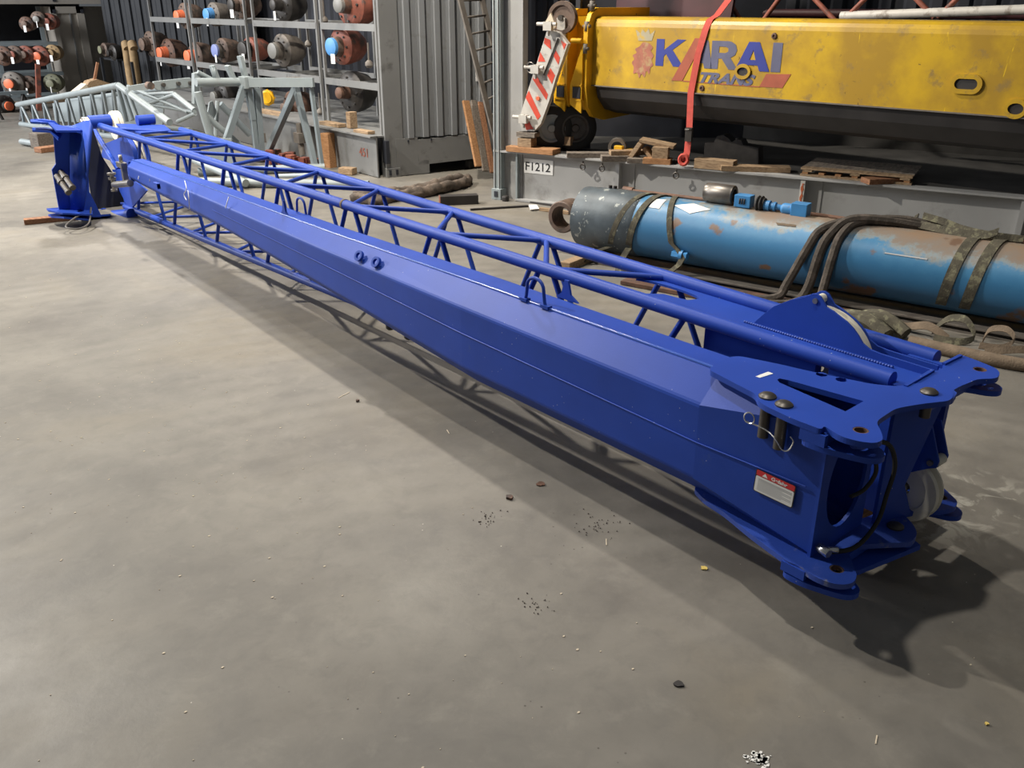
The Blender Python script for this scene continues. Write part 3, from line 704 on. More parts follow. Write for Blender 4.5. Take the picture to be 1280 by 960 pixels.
# pins, clamp and bracket at the box beam's far tip
q = V((2.86, 9.2, .60))
m = MB(); m.tube((2.8, 9.818, 0.445), (2.8, 9.277, 0.539), .034, 16); m.build('tip_pin', M['steel'], J)
m = MB(); a = V((2.84, 9.594, 0.674)); m.box(a, (.06, .16, .05)); m.box(a+V((0, -.05, -.09)), (.05, .05, .14)); m.tube(a+V((0, 0, .02)), a+V((0, .0, .10)), .018, 8); m.build('clamp', M['steel'], J)
m = MB(); a = V((2.8, 9.857, 0.514)); m.tube(a+V((0, 0, .05)), a+V((0, 0, -.13)), .02, 10); m.tube(a+V((0, 0, .05)), a+V((0, 0, .03)), .045, 12); m.tube(a+V((0, 0, .0)), a+V((0, 0, -.02)), .04, 12); m.tube(a+V((0, 0, -.12)), a+V((0, 0, -.14)), .035, 12); m.build('locking_bolt', M['steel'], J)
m = MB(); m.box((2.965, 9.46, .62), (.20, .02, .20)); m.build('tip_plate', BL, J)
m = MB(); a = V((2.75, 8.355, 0.655)); m.box(a, (.03, .10, .05)); m.tube(a+V((0, .05, -.0)), a+V((0, -.05, 0)), .016, 10); m.build('catch', BL, J)
# foot tubes and eye lugs under the far end
m = MB(); m.tube((2.95, 10.968, -0.111), (3.05, 10.235, 0.028), .065, 18); m.build('foot_tube', BL, J)
k = MB(); a = V((2.93, 10.864, -0.043)); k.lathe(a, (-.2, -1, 0), [(0, .055), (.03, .055), (.03, .028), (0, .028), (0, .055)], 18); k.lathe(a+V((0, 0, -.085)), (-.2, -1, 0), [(0, .05), (.03, .05), (.03, .025), (0, .025), (0, .05)], 18); k.build('foot_eye', BL, J)
m = MB(); cb = [(2.696, 10.5, 0.087), (2.613, 10.3, 0.088), (2.481, 10.1, 0.123), (2.37, 10, 0.106), (2.274, 9.9, 0.071), (2.306, 9.8, 0.059), (2.399, 9.8, 0.053), (2.502, 9.9, 0.07), (2.585, 10.1, 0.117), (2.685, 10.4, 0.14)]
cb = [(p[0], p[1], max(p[2], .012)) for p in cb]
m.path(spline(cb, 5), .009, 6); m.build('cable', M['cable'], J)

# timber the jib lies on
def board(name, label, c, size, rotz=0, mt='wood', rot=None, cat='timber', group=None, bevel=.004):
    m = MB(); m.box(c, size, rotz, rot); return tag(m.build(name, M[mt], bevel=bevel), label, cat, group)
a, b = V((2.038, 10.611, 0.03)), V((2.535, 10.498, 0.03))
m = MB(); m.bar((a.x, a.y, .03), (b.x+.02, b.y, .03), .10, .055); tag(m.build('timber_beam', M['woodr'], bevel=.006), 'red brown timber beam sticking out under the far end of the blue jib', 'timber')
m = MB(); m.bar((3.05, 1.62, .09), (3.75, 1.62, .09), .14, .18); tag(m.build('timber_beam', M['woodo'], bevel=.006), 'squared timber lying crosswise beneath the near end of the blue jib', 'timber')

# ------------------------------------------------------------------ blue hydraulic cylinder on its skid
D = V((.2375, -.9714, 0)).normalized(); CN = V((5.987, 5.329, .35)); SD = V((-D.y, D.x, 0))   # SD points away from the camera side? kept perpendicular
SD = V((.9714, .2375, 0))
rc = .275
CY = thing('hydraulic_cylinder', 'large grimy light blue hydraulic cylinder lying beside the grey beam', 'hydraulic cylinder', (CN.x, CN.y, 0))
def along(t, s=0, z=None):
    p = CN+D*t+SD*s
    if z is not None: p = V((p.x, p.y, z))
    return p
rotz_c = math.atan2(D.y, D.x)
me_m = MB(); me_m.lathe((0, 0, 0), (1, 0, 0), [(-.02, rc), (1.6, rc), (1.62, rc+.004), (1.64, rc), (5.6, rc)], 56)
o = me_m.build('barrel', M['cyl']); o.location = CN; o.rotation_euler = (0, 0, rotz_c)
o.parent = CY; o.matrix_parent_inverse = Matrix.Translation((-CN.x, -CN.y, 0))
m = MB(); m.lathe(CN, D, [(-.62, rc*.90), (-.60, rc), (-.30, rc+.012), (.0, rc+.012), (.03, rc)], 48); hd = m.build('cylinder_head', M['cylhead'], CY)
m = MB(); e0 = along(-.62); 
m.lathe(e0-D*.16-SD*.05+V((0, 0, -.01)), SD*-1, [(-.09, .15), (.09, .15), (.10, .14), (.10, .105), (-.09, .105), (-.09, .15)], 36); m.box(e0-D*.03+V((0, 0, 0)), (.12, .2, .24), rotz_c); m.build('clevis_eye', M['brown'], CY)
m = MB(); m.box(along(-.56, -.20)+V((0, 0, .02)), (.10, .10, .02), rotz_c); m.build('stop_tab', M['taupe'], CY)
for t in (-.36, -.31):
    m = MB(); m.tube(along(t, .02)+V((0, 0, rc)), along(t, .02)+V((0, 0, rc+.035)), .018, 10); m.build('port_plug', M['blackp'], hd)
m = MB(); a = along(.50, -.27)+V((0, 0, -.14)); m.tube(a-D*.05, a+D*.09, .035, 6); m.tube(a+D*.02, a+D*.05, .045, 14); m.build('port_fitting', M['bluefit'], CY)
# white paper labels stuck on the barrel
def on_barrel(t, ang, r=rc+.002): return CN+D*t+(SD*-math.sin(ang)+V((0, 0, math.cos(ang))))*r
def barrel_patch(name, corners, mt, r=rc+.002, th=.002):
    m = MB(); n = 5
    (t0, a0), (t1, a1), (t2, a2), (t3, a3) = corners
    g = []
    for i in range(n+1):
        row = []
        for j in range(n+1):
            u, v = i/n, j/n
            t = (1-u)*((1-v)*t0+v*t3)+u*((1-v)*t1+v*t2); a = (1-u)*((1-v)*a0+v*a3)+u*((1-v)*a1+v*a2)
            row.append(m.bm.verts.new(on_barrel(t, a, r)))
        g.append(row)
    for i in range(n):
        for j in range(n): m.bm.faces.new((g[i][j], g[i+1][j], g[i+1][j+1], g[i][j+1]))
    o = m.build(name, M[mt], CY); s = o.modifiers.new('solid', 'SOLIDIFY'); s.thickness = th; return o
barrel_patch('paper_label', [(.36, .50), (.52, .26), (.70, .46), (.54, .74)], 'white')
barrel_patch('paper_label', [(.16, .28), (.26, .26), (.25, .72), (.15, .72)], 'white')
barrel_patch('tape_strip', [(1.28, .62), (1.44, .60), (1.45, .68), (1.30, .70)], 'webtan')
barrel_patch('chalk_line', [(2.16, 1.05), (2.46, 1.05), (2.46, 1.085), (2.16, 1.085)], 'inkg')
# long rusty rod along the top rear of the barrel
m = MB(); m.path([along(t, .12+.02*math.sin(t*2), .35+rc*.93+.012) for t in [i*.25 for i in range(-1, 21)]], .016, 8); m.tube(along(-.28, .12, .62), along(-.18, .12, .618), .028, 8)
tag(m.build('steel_rod', M['rod']), 'long thin rusty rod lying along the top of the blue cylinder', 'rod')
# skid beams
for s, lb in ((-.24, 'dusty steel rail under the near side of the blue cylinder'), (.24, 'dusty steel rail under the far side of the blue cylinder')):
    m = MB(); m.bar(along(-.3, s, .045), along(5.5, s, .045), .10, .012); m.bar(along(-.3, s, .025), along(5.5, s, .025), .012, .045); m.bar(along(-.3, s, .006), along(5.5, s, .006), .10, .012)
    tag(m.build('steel_rail', M['taupe']), lb, 'rail')
m = MB(); m.bar(along(-.42, -.62, .035), along(-.42, .45, .035), .10, .07); tag(m.build('timber_beam', M['wood'], bevel=.005), 'pale timber beam crosswise under the left end of the blue cylinder', 'timber')
m = MB(); m.bar(along(.2, -.55, .02), along(2.3, -.48, .02), .34, .03); tag(m.build('scrap_plate', M['rust']), 'dark flat steel plate lying on the floor beside the blue cylinder', 'plate')
# bushing and blue coupling pieces standing on the barrel
zt = .35+rc
b0 = on_barrel(.70, -.10, rc+.082)
SL = thing('steel_sleeve', 'short dull steel sleeve lying on the left part of the blue cylinder', 'sleeve', (b0.x, b0.y, b0.z-.08))
m = MB(); m.lathe(b0-D*.13, D, [(0, .07), (.01, .08), (.05, .08), (.055, .084), (.23, .084), (.24, .082), (.255, .082), (.26, .075), (.26, .052), (.0, .052), (0, .07)], 36); m.build('sleeve_body', M['bronze'], SL)
m = MB(); m.lathe(b0-D*.10, D, [(0, .051), (.29, .051)], 24); m.bm.free()
F0 = on_barrel(.95, -.04, rc+.045)
FT_ = thing('hydraulic_fitting', 'light blue hydraulic coupling lying on the cylinder right of the sleeve', 'fitting', (F0.x, F0.y, F0.z-.045))
m = MB(); m.box(F0-D*.02+V((0, 0, .01)), (.14, .10, .10), rotz_c); m.build('coupling_block', M['bluefit'], FT_, bevel=.005)
m = MB(); m.lathe(F0+D*.09, D, [(0, .055), (.015, .068), (.03, .055), (.045, .068), (.06, .052), (.07, .052)], 24); m.build('hose_coil', M['black'], FT_)
m = MB(); m.lathe(F0+D*.155+V((0, 0, -.008)), D, [(0, .042), (.05, .045), (.05, .03), (.08, .032), (.08, .038), (.10, .038), (.10, .026), (.15, .022)], 20); m.build('coupling_neck', M['bluefit'], FT_)
m = MB(); m.lathe(F0+D*.30+V((0, 0, -.012)), D, [(0, .03), (.02, .045), (.10, .045), (.10, .03)], 20); m.box(F0+D*.46+V((0, 0, .0)), (.13, .11, .10), rotz_c); m.build('coupling_block', M['bluefit'], FT_, bevel=.004)
m = MB(); 
for k in range(3): m.tube(F0-D*(.04-.02*k)-SD*.052+V((0, 0, -.01)), F0-D*(.04-.02*k)-SD*.052+V((0, 0, .035)), .007, 6)
m.build('bolt', M['blackp'], FT_)

# slings wrapped round the barrel
def sling(name, label, t_top, t_bot, a0, a1, w, mt, tail=None, r=rc+.008, wob=.0, n=16, group=None):
    m = MB(); pts = []
    for i in range(n+1):
        u = i/n; t = t_top+(t_bot-t_top)*u+wob*math.sin(u*PI*2); pts.append(on_barrel(t, a0+(a1-a0)*u, r))
    if tail: pts += [V(q) for q in tail]
    pts = spline(pts, 2) if tail else pts
    m.ribbon(pts, [D*w]*len(pts) if not tail else [D*w]*len(pts), .012)
    return tag(m.build(name, M[mt]), label, 'sling')
sling('webbing_sling', 'olive webbing sling wrapped round the dark left end of the cylinder', .10, -.20, -.7, 2.3, .055, 'web', [along(-.34, -.30, .10), along(-.40, -.38, .02)])
sling('webbing_sling', 'mottled grey webbing sling crossing the cylinder left of its first paper label', .20, .0, -.6, 2.2, .06, 'web', [along(-.02, -.33, .08), along(.02, -.44, .02)])
sling('webbing_sling', 'brown webbing sling hanging over the cylinder between the two paper labels', .26, .44, -.5, 1.75, .05, 'web', [along(.56, -.30, .20), along(.50, -.38, .09), along(.36, -.48, .02), along(.22, -.55, .015)])
m = MB()
pts = [on_barrel(2.50, -.55, rc+.03), on_barrel(2.15, -.2, rc+.03), on_barrel(1.85, .2, rc+.03), on_barrel(1.66, .7, rc+.025), on_barrel(1.60, 1.25, rc+.025), along(1.50, -.36, .16), along(1.45, -.44, .05), along(1.20, -.58, .03), along(.95, -.72, .03)]
m.path(spline(pts, 5), .036, 8)
pts = [on_barrel(2.45, -.5, rc+.03), on_barrel(2.10, -.1, rc+.04), on_barrel(1.84, .3, rc+.05), on_barrel(1.74, .8, rc+.03), on_barrel(1.70, 1.3, rc+.03), along(1.66, -.35, .14), along(1.60, -.46, .04), along(1.40, -.60, .03), along(1.20, -.68, .03)]
m.path(spline(pts, 5), .038, 8)
pts = [on_barrel(2.52, -.6, rc+.03), on_barrel(2.20, -.25, rc+.06), on_barrel(1.90, .2, rc+.03), on_barrel(1.82, .8, rc+.03), on_barrel(1.80, 1.4, rc+.03), along(1.78, -.37, .12), along(1.76, -.42, .03)]
m.path(spline(pts, 5), .034, 8)
tag(m.build('round_sling', M['webdk']), 'bunched dark brown round sling draped over the middle of the blue cylinder', 'sling')
for t, lb in ((2.60, 'grimy webbing sling round the right part of the cylinder, left of a close pair'), (2.76, 'grimy webbing sling round the right part of the cylinder, right of a close pair')):
    sling('webbing_sling', lb, t+.12, t, -.3, 2.3, .075, 'web', r=rc+.01)
m = MB(); m.ribbon(spline([along(2.27, .12, .70), along(2.25, .10, .66), along(2.42, .05, .650), along(2.6, .02, .645), along(2.76, .0, .655), along(2.84, .02, .69)], 5), V((0, 0, .05))+SD*.03, .015)
m.ribbon(spline([along(2.30, .14, .71), along(2.45, .12, .69), along(2.6, .09, .66), along(2.8, .05, .65), along(3.0, .08, .645)], 5), V((0, 0, .045))+SD*.03, .015)
tag(m.build('webbing_sling', M['web']), 'loose grey webbing sling lying along the top of the cylinder at right', 'sling')
# loose slings on the floor in front of the cylinder
FL = [('curled brown webbing strap on the floor behind the half-moon sheave guard', 'webtan', [(2.1, -.55, .02), (2.25, -.50, .10), (2.42, -.48, .03), (2.6, -.52, .08), (2.75, -.55, .02)], .08),
      ('looped olive webbing strap on the floor beside the blue cylinder', 'web', [(2.62, -.42, .02), (2.70, -.40, .12), (2.82, -.42, .14), (2.90, -.48, .05), (2.82, -.56, .02), (2.66, -.58, .02)], .07),
      ('tan webbing strap standing in a small loop under the cylinder', 'webtan', [(2.95, -.42, .02), (2.98, -.40, .10), (3.08, -.40, .12), (3.14, -.44, .07), (3.08, -.50, .02), (2.95, -.55, .02)], .06),
      ('flat tan webbing strap end lying bent on the floor', 'webtan', [(3.0, -.66, .015), (3.2, -.56, .05), (3.36, -.46, .03), (3.45, -.42, .015)], .07)]
for lb, mt, ps, w in FL:
    m = MB(); pts = spline([along(t, s, z) for t, s, z in ps], 6); m.ribbon(pts, [SD*w*.5+V((0, 0, w*.6))]*len(pts), .008); tag(m.build('webbing_strap', M[mt]), lb, 'strap')
m = MB(); m.path(spline([along(2.55, -.80, .035), along(2.9, -.84, .04), along(3.2, -.84, .04), along(3.5, -.78, .045), along(3.62, -.74, .05)], 5), .045, 10); tag(m.build('rolled_sling', M['webtan']), 'thick brown rolled sling lying straight on the floor before the cylinder', 'sling')
m = MB()
for a, b_, c2, r in (((1.95, -.62, .04), (2.2, -.70, .10), (2.4, -.80, .04), .06), ((1.9, -.75, .04), (2.05, -.85, .09), (2.25, -.92, .04), .05), ((2.1, -.55, .04), (2.3, -.62, .12), (2.5, -.70, .05), .05)):
    m.path(spline([along(*a), along(*b_), along(*c2)], 6), r, 8)
tag(m.build('crumpled_sling', M['web']), 'heap of crumpled olive and brown sling beside the dark round sling', 'sling')

# ------------------------------------------------------------------ grey flat rack F1212
RD = V((.345, -.938, 0)).normalized(); RN = V((.938, .345, 0)).normalized(); RA = V((6.77, 8.44, 0)); rz = math.atan2(RD.y, RD.x)
def rk(t, s=0, z=0): return V((RA.x+RD.x*t+RN.x*s, RA.y+RD.y*t+RN.y*s, z))
FR = thing('flat_rack', 'grey steel flat rack base with tall corner post and F1212 plate', 'flat rack', tuple(RA))
G = M['rail']
m = MB(); m.bar(rk(.35, .10, .29), rk(9, .10, .29), .02, .56)
m.build('side_web', G, FR)
m = MB(); m.bar(rk(0, .05, .57), rk(9, .05, .57), .14, .02); m.build('top_flange', G, FR)
m = MB(); m.bar(rk(.3, .05, .015), rk(9, .05, .015), .14, .02); m.build('bottom_flange', G, FR)
for t, w in ((1.60, .05), (3.63, .05), (5.6, .05)):
    m = MB(); m.bar(rk(t, .05, .03), rk(t, .05, .56), w, .10, up=RN); s = m.build('stiffener', G, FR)
    m = MB(); m.bar(rk(t+.10, .085, .03), rk(t+.10, .085, .56), .16, .01, up=RN); m.build('stiffener', G, FR)
    if t > 3 and t < 4:
        m = MB(); m.bar(rk(t-.0, -.003, .05), rk(t, -.003, .55), .045, .006, up=RN); w_ = m.build('bare_strip', M['stripewhite'], s)
        zz = [.06+.02*i for i in range(24)]
        m = MB(); L_ = [rk(t-.009-.007*math.sin(i*1.3), -.010, z) for i, z in enumerate(zz)]; R_ = [rk(t+.009+.007*math.sin(i*1.9+1), -.010, z) for i, z in enumerate(zz)]
        m.prism(L_+R_[::-1], RN*.004); m.build('rust_streak', M['oxide'], s)
m = MB(); m.bar(rk(.30, .08, .02), rk(.30, .08, .58), .02, .12, up=RN); m.build('end_rib', M['greyL'], FR)
# deck
m = MB(); m.prism([rk(0, .12, .56), rk(9, .12, .56), rk(9, 2.5, .56), rk(0, 2.5, .56)], (0, 0, .02)); m.build('deck', M['deckshade'], FR)
# corner post
m = MB(); m.bar(rk(.055, .03, 0), rk(.055, .03, 3.6), .105, .09, up=RN); post = m.build('corner_post', M['greyL'], FR, bevel=.003)
m = MB(); m.bar(rk(.225, .14, .0), rk(.225, .14, 3.6), .24, .12, up=RN); m.build('post_web', G, FR)
m = MB()
for t in (.025, .085): m.bar(rk(t, -.02, .12), rk(t, -.02, 3.6), .006, .02, up=RN)
m.build('post_rib', G, FR)
m = MB(); m.box(rk(.06, .015, .065), (.13, .14, .13), rz); cf = m.build('corner_casting', M['greyL'], FR, bevel=.004)
m = MB(); m.box(rk(.06, -.058, .07), (.045, .012, .065), rz); m.build('casting_hole', M['dark'], cf)
# number plate
pl0, pl1, pl2 = V((6.898, 8.092, 0.331)), V((7.031, 7.731, 0.347)), V((6.9, 8.087, 0.499))
pw = (pl1-pl0).xy.length; ph = pl2.z-pl0.z
fp = frame(V((pl0.x, pl0.y, pl0.z))+RN*.082, RD, (0, 0, 1))
np_ = plate('number_plate', [(0, 0), (pw, 0), (pw, ph), (0, ph)], [], fp, .006, M['white'], FR)
text_mesh('plate_number', 'F1212', off(fp, .0015) @ Matrix.Translation((pw*.05, ph*.2, 0)), ph*.82, M['ink'], np_, .002, .001, 0, 1, width=pw*.86)
# lashing rings
for q in ((7.419, 7.408, 0.52), (7.405, 7.148, 0.5), (7.978, 6.433, 0.53)):
    t_ = (V(q)-RA).dot(RD)
    m = MB(); m.tube(rk(t_, -.03, .55), rk(t_, -.03, .50), .010, 8)
    m.path([rk(t_+.03*math.cos(a), -.035, .485+.03*math.sin(a)) for a in [i*2*PI/14 for i in range(14)]], .009, 6, True)
    m.build('lashing_ring', M['pin'], FR)
m = MB(); m.bar(rk(.0, 2.45, .85), rk(9, 2.45, .85), .04, .55); m.build('rear_side_panel', M['deckshade'], FR)

# timbers on the flat rack deck
def deck_board(px, label, L_, w, h, ang=0, z=.58, s=.06, mt='wood', name='wooden_plank', cat='timber', tilt=0, nosewood=True):
    t_ = px
    rot = Matrix.Rotation(rz+ang, 3, 'Z') @ Matrix.Rotation(tilt, 3, 'X')
    m = MB(); m.box(rk(t_, s, z+h/2), (L_, w, h), rot=rot); return tag(m.build(name, M[mt], bevel=.003), label, cat)
deck_board(.50, 'red brown plank under the pale block at the foot of the striped frame', .62, .20, .06, 0, mt='woodo')
deck_board(.42, 'pale square block under the red and white striped frame', .18, .14, .10, 0, z=.64, mt='wood', name='wooden_block')
deck_board(1.22, 'weathered plank on the deck right of the block under the striped frame', .50, .14, .055, .5, mt='woodg')
deck_board(1.62, 'grey plank jutting over the rack edge below the yellow boom end', .42, .16, .06, .55, mt='woodg', s=.02)
deck_board(1.72, 'pale topped plank lying over the grey jutting plank', .50, .13, .05, .60, z=.64, mt='wood', s=.12)
deck_board(1.86, 'short grey board between the plank stack and the red strap', .28, .15, .05, .35, mt='woodg', s=.02)
deck_board(2.05, 'orange brown block under a pale cube beside the red strap', .30, .14, .06, .2, mt='woodo', s=.05)
deck_board(2.08, 'pale wooden cube on the orange brown block beside the red strap', .17, .13, .12, .2, z=.64, mt='wood', s=.06, name='wooden_block')
deck_board(2.70, 'thick pale timber just right of the red strap', .42, .14, .10, .0, mt='wood', s=.04)
deck_board(3.10, 'long pale ended plank jutting left of the pallet', .70, .16, .055, .35, mt='wood', s=.12)
deck_board(4.38, 'brown plank end jutting out right of the pallet', .42, .16, .05, .7, mt='woodr', s=.10)
# L-shaped pair of boards leaning
m = MB(); a = rk(1.90, .06, .58)
m.box(a+V((0, 0, .10))+RD*-.12, (.05, .12, .26), rot=Matrix.Rotation(rz, 3, 'Z') @ Matrix.Rotation(.6, 3, 'Y'))
m.box(a+V((0, 0, .20))+RD*.10+RN*.1, (.38, .22, .035), rot=Matrix.Rotation(rz+.2, 3, 'Z') @ Matrix.Rotation(.15, 3, 'Y'))
m.box(a+V((0, 0, .07))+RD*.05+RN*.05, (.04, .12, .22), rot=Matrix.Rotation(rz, 3, 'Z') @ Matrix.Rotation(-.75, 3, 'Y'))
tag(m.build('board_offcut', M['wood'], bevel=.003), 'leaning pale offcut nailed in an angle, left of the red strap', 'timber')
# pallet
PA = thing('wooden_pallet', 'flat slatted wooden pallet at the right end of the grey deck', 'pallet', tuple(rk(4.10, .42, .58)), rz)
for i in range(5):
    m = MB(); m.box((0, -.30+.15*i, .075), (1.05, .11, .018)); m.build('top_slat', M['woodg' if i else 'wood'], PA, local=True)
for i in range(3):
    m = MB(); m.box((-.46+.46*i, 0, .055), (.09, .70, .022)); m.build('stringer', M['wood'], PA, local=True)
for i in range(7):
    m = MB(); m.box((-.48+.16*i, -.30, .033), (.055, .09, .022)); m.build('spacer_block', M['woodo'], PA, local=True)
m = MB(); m.box((0, -.30, .011), (1.05, .10, .02)); m.build('bottom_slat', M['wood'], PA, local=True)
# ring shaped brackets and small dark machine on the deck
m = MB(); c_ = rk(1.50, .22, .70); m.lathe(c_, SD*-1+RD*.4, [(0, .10), (.08, .10), (.08, .065), (0, .065), (0, .10)], 24); tag(m.build('pipe_ring', M['taupe']), 'open grey pipe ring standing on the deck below the yellow boom', 'ring')
m = MB(); m.box(rk(1.62, .16, .66), (.22, .10, .05), rz+.5); m.box(rk(1.56, .12, .70), (.10, .06, .05), rz); tag(m.build('yellow_bracket', M['yellow2'], bevel=.006), 'small yellow bracket lying on planks beside the pipe ring', 'bracket')
m = MB(); pr = [(0, 0), (0, .18), (.10, .19), (.13, .26), (.20, .28), (.26, .25), (.30, .21), (.34, .24), (.40, .24), (.43, .19), (.60, .17), (.62, 0)]
m.prism([rk(2.40+x, .55, .58+z) for x, z in pr], RN*.18); tag(m.build('engine_part', M['darkiron']), 'dark cast engine part in the shade behind the red strap', 'machine part')
m = MB(); m.box(rk(2.0, 1.6, .95), (.22, .03, .22), rz); m.bm.free()
m = MB(); m.box(rk(.72, .35, .70), (.30, .12, .10), rz); tag(m.build('wooden_block', M['wood'], bevel=.004), 'cream block behind the black wheels under the yellow boom', 'timber')

# ------------------------------------------------------------------ yellow telescopic boom
BDr = V((.118, -.993, 0)).normalized(); BN = V((.993, .118, 0)).normalized(); BA = V((7.477, 7.55, 0)); bz = math.atan2(BDr.y, BDr.x)
def bo(t, s=0, z=0): return V((BA.x+BDr.x*t+BN.x*s, BA.y+BDr.y*t+BN.y*s, z))
YB = thing('telescopic_boom', 'scratched yellow telescopic crane boom with KARAI TRANS lettering', 'crane boom', tuple(bo(0, .5, 1.0)))
def bsec(t):
    z0, z1 = 1.326, 2.05; P_ = [(0, z0)]
    P_ += [(0, z1-.10)]+[(.10-.10*math.cos(a), z1-.10+.10*math.sin(a)) for a in (PI/8, PI/4, 3*PI/8, PI/2)]
    P_ += [(1.0-.10+.10*math.sin(a), z1-.10+.10*math.cos(a)) for a in (PI/8, PI/4, 3*PI/8, PI/2)]+[(1.0, z0)]
    return [bo(t, s, z) for s, z in P_]
m = MB(); m.loft([bsec(0), bsec(8.5)]); bb = m.build('boom_shell', M['yellow'], YB, bevel=.004)
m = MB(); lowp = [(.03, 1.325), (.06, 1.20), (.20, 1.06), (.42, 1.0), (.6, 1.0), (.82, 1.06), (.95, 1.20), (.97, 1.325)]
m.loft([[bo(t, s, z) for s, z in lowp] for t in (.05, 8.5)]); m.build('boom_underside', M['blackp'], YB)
m = MB(); m.bar(bo(0, -.004, 1.328), bo(8.5, -.004, 1.328), .016, .012); m.build('weld_seam', M['taupe'], YB)
def bface(px, w=None): return px
def bt(p): return (V(p)-BA).dot(BDr), p[2]
BPL = '7.477,7.55,7.595,6.557'
k0 = bt((7.58, 6.687, 1.576)); k1 = bt((7.622, 6.331, 1.592)); ktop = bt((7.58, 6.687, 1.841))
def fpt(t, z, d=.002): return Matrix.Translation(-BN*d) @ frame(bo(t, 0, z), BDr, (0, 0, 1))
LH = ktop[1]-k0[1]
xs_ = [bt(p)[0] for p in ((7.579, 6.694, 1.672), (7.617, 6.368, 1.684), (7.627, 6.291, 1.686), (7.657, 6.038, 1.696), (7.658, 6.029, 1.696), (7.694, 5.724, 1.707), (7.693, 5.732, 1.707), (7.733, 5.398, 1.719), (7.735, 5.381, 1.72), (7.749, 5.257, 1.724))]
zb_ = k0[1]
def poly(name, pts, mt, d=.003, holes=[]):
    return plate(name, pts, holes, fpt(0, 0, d), .0015, M[mt], bb)
def letter(ch, x0, x1, mt, d=.003):
    w, h = x1-x0, LH; s = .30*w
    T = lambda q: [(x0+a*w, zb_+b*h) for a, b in q]
    if ch == 'K': return poly('letter_k', T([(0, 0), (.30, 0), (.30, .36), (.38, .46), (.68, 0), (1.06, 0), (.62, .62), (1.10, 1), (.78, 1), (.30, .60), (.30, 1), (0, 1)]), mt, d)
    if ch == 'A': return poly('letter_a', T([(-.05, 0), (.25, 0), (.32, .20), (.68, .20), (.75, 0), (1.07, 0), (.68, 1), (.34, 1)]), mt, d, [T([(.40, .38), (.50, .72), (.60, .38)])])
    if ch == 'R': return poly('letter_r', T([(0, 0), (.28, 0), (.28, .38), (.40, .38), (.68, 0), (1.02, 0), (.72, .42), (.88, .52), (.94, .70), (.88, .88), (.72, .98), (.60, 1), (0, 1)]), mt, d, [T([(.28, .58), (.28, .80), (.52, .80), (.62, .75), (.62, .63), (.52, .58)])])
    if ch == 'I': return poly('letter_i', T([(.15, 0), (.95, 0), (.95, 1), (.15, 1)]), mt, d)
letter('K', xs_[0], xs_[1], 'logoblue')
# the first A: right leg slate, left leg a long red slash
w_ = xs_[3]-xs_[2]
poly('letter_a', [(xs_[2]+w_*.62, zb_+LH), (xs_[2]+w_*.86, zb_+LH), (xs_[3]+.03, zb_), (xs_[3]-w_*.24, zb_), (xs_[3]-w_*.30, zb_+LH*.18), (xs_[2]+w_*.40, zb_+LH*.18), (xs_[2]+w_*.46, zb_+LH*.36), (xs_[2]+w_*.60, zb_+LH*.36), (xs_[2]+w_*.56, zb_+LH*.62)], 'logoslate')
letter('R', xs_[4], xs_[5], 'logoslate'); letter('A', xs_[6], xs_[7], 'logoblue', .004); letter('I', xs_[8], xs_[9], 'logoslate')
q = [bt(p) for p in ((7.634, 6.232, 1.86), (7.647, 6.12, 1.859), (7.62, 6.347, 1.441), (7.604, 6.479, 1.438))]
poly('red_slash', q, 'redfade', .0045)
q = [bt(p) for p in ((7.62, 6.347, 1.445), (7.726, 5.457, 1.437), (7.726, 5.456, 1.428), (7.62, 6.346, 1.435))]
poly('red_underline', q, 'redfade', .003)
q = [bt(p) for p in ((7.732, 5.403, 1.555), (7.763, 5.146, 1.566), (7.754, 5.219, 1.436), (7.725, 5.465, 1.433))]
poly('red_bar', q, 'redfade', .003)
q0 = bt((7.645, 6.136, 1.453)); q1 = bt((7.719, 5.512, 1.464))
text_mesh('lettering', 'TRANS', fpt(q0[0], q0[1]-.012, .003), .135, M['logoslate'], bb, .002, .006, .35, 1, width=q1[0]-q0[0])
# rampant lion head with crown, faded
lion = [(804,52),(812,54),(817,60),(813,63),(818,70),(815,74),(818,82),(814,86),(812,95),(808,88),(806,99),(800,92),(799,101),(796,90),(791,94),(792,84),(789,78),(792,74),(790,70),(796,67),(792,62),(799,60),(800,54)]
LI = [bt(p) for p in ((7.558, 6.868, 1.809), (7.568, 6.785, 1.796), (7.574, 6.73, 1.75), (7.57, 6.769, 1.725), (7.576, 6.714, 1.671), (7.572, 6.752, 1.638), (7.576, 6.717, 1.575), (7.571, 6.757, 1.557), (7.571, 6.761, 1.476), (7.565, 6.806, 1.531), (7.564, 6.821, 1.44), (7.558, 6.866, 1.495), (7.555, 6.893, 1.428), (7.552, 6.919, 1.501), (7.545, 6.981, 1.473), (7.547, 6.964, 1.548), (7.541, 7.01, 1.595), (7.547, 6.959, 1.63), (7.542, 7.004, 1.668), (7.55, 6.932, 1.695), (7.545, 6.977, 1.734), (7.554, 6.905, 1.76))]
poly('lion_emblem', rpoly(LI, .03), 'lionfade', .003)
CRN = [bt(p) for p in ((7.551, 6.93, 1.816), (7.546, 6.969, 1.926), (7.554, 6.904, 1.888), (7.556, 6.887, 1.935), (7.561, 6.843, 1.897), (7.566, 6.805, 1.937), (7.568, 6.781, 1.882), (7.575, 6.723, 1.923), (7.571, 6.756, 1.82))]
poly('crown_emblem', CRN, 'crowngrey', .003)
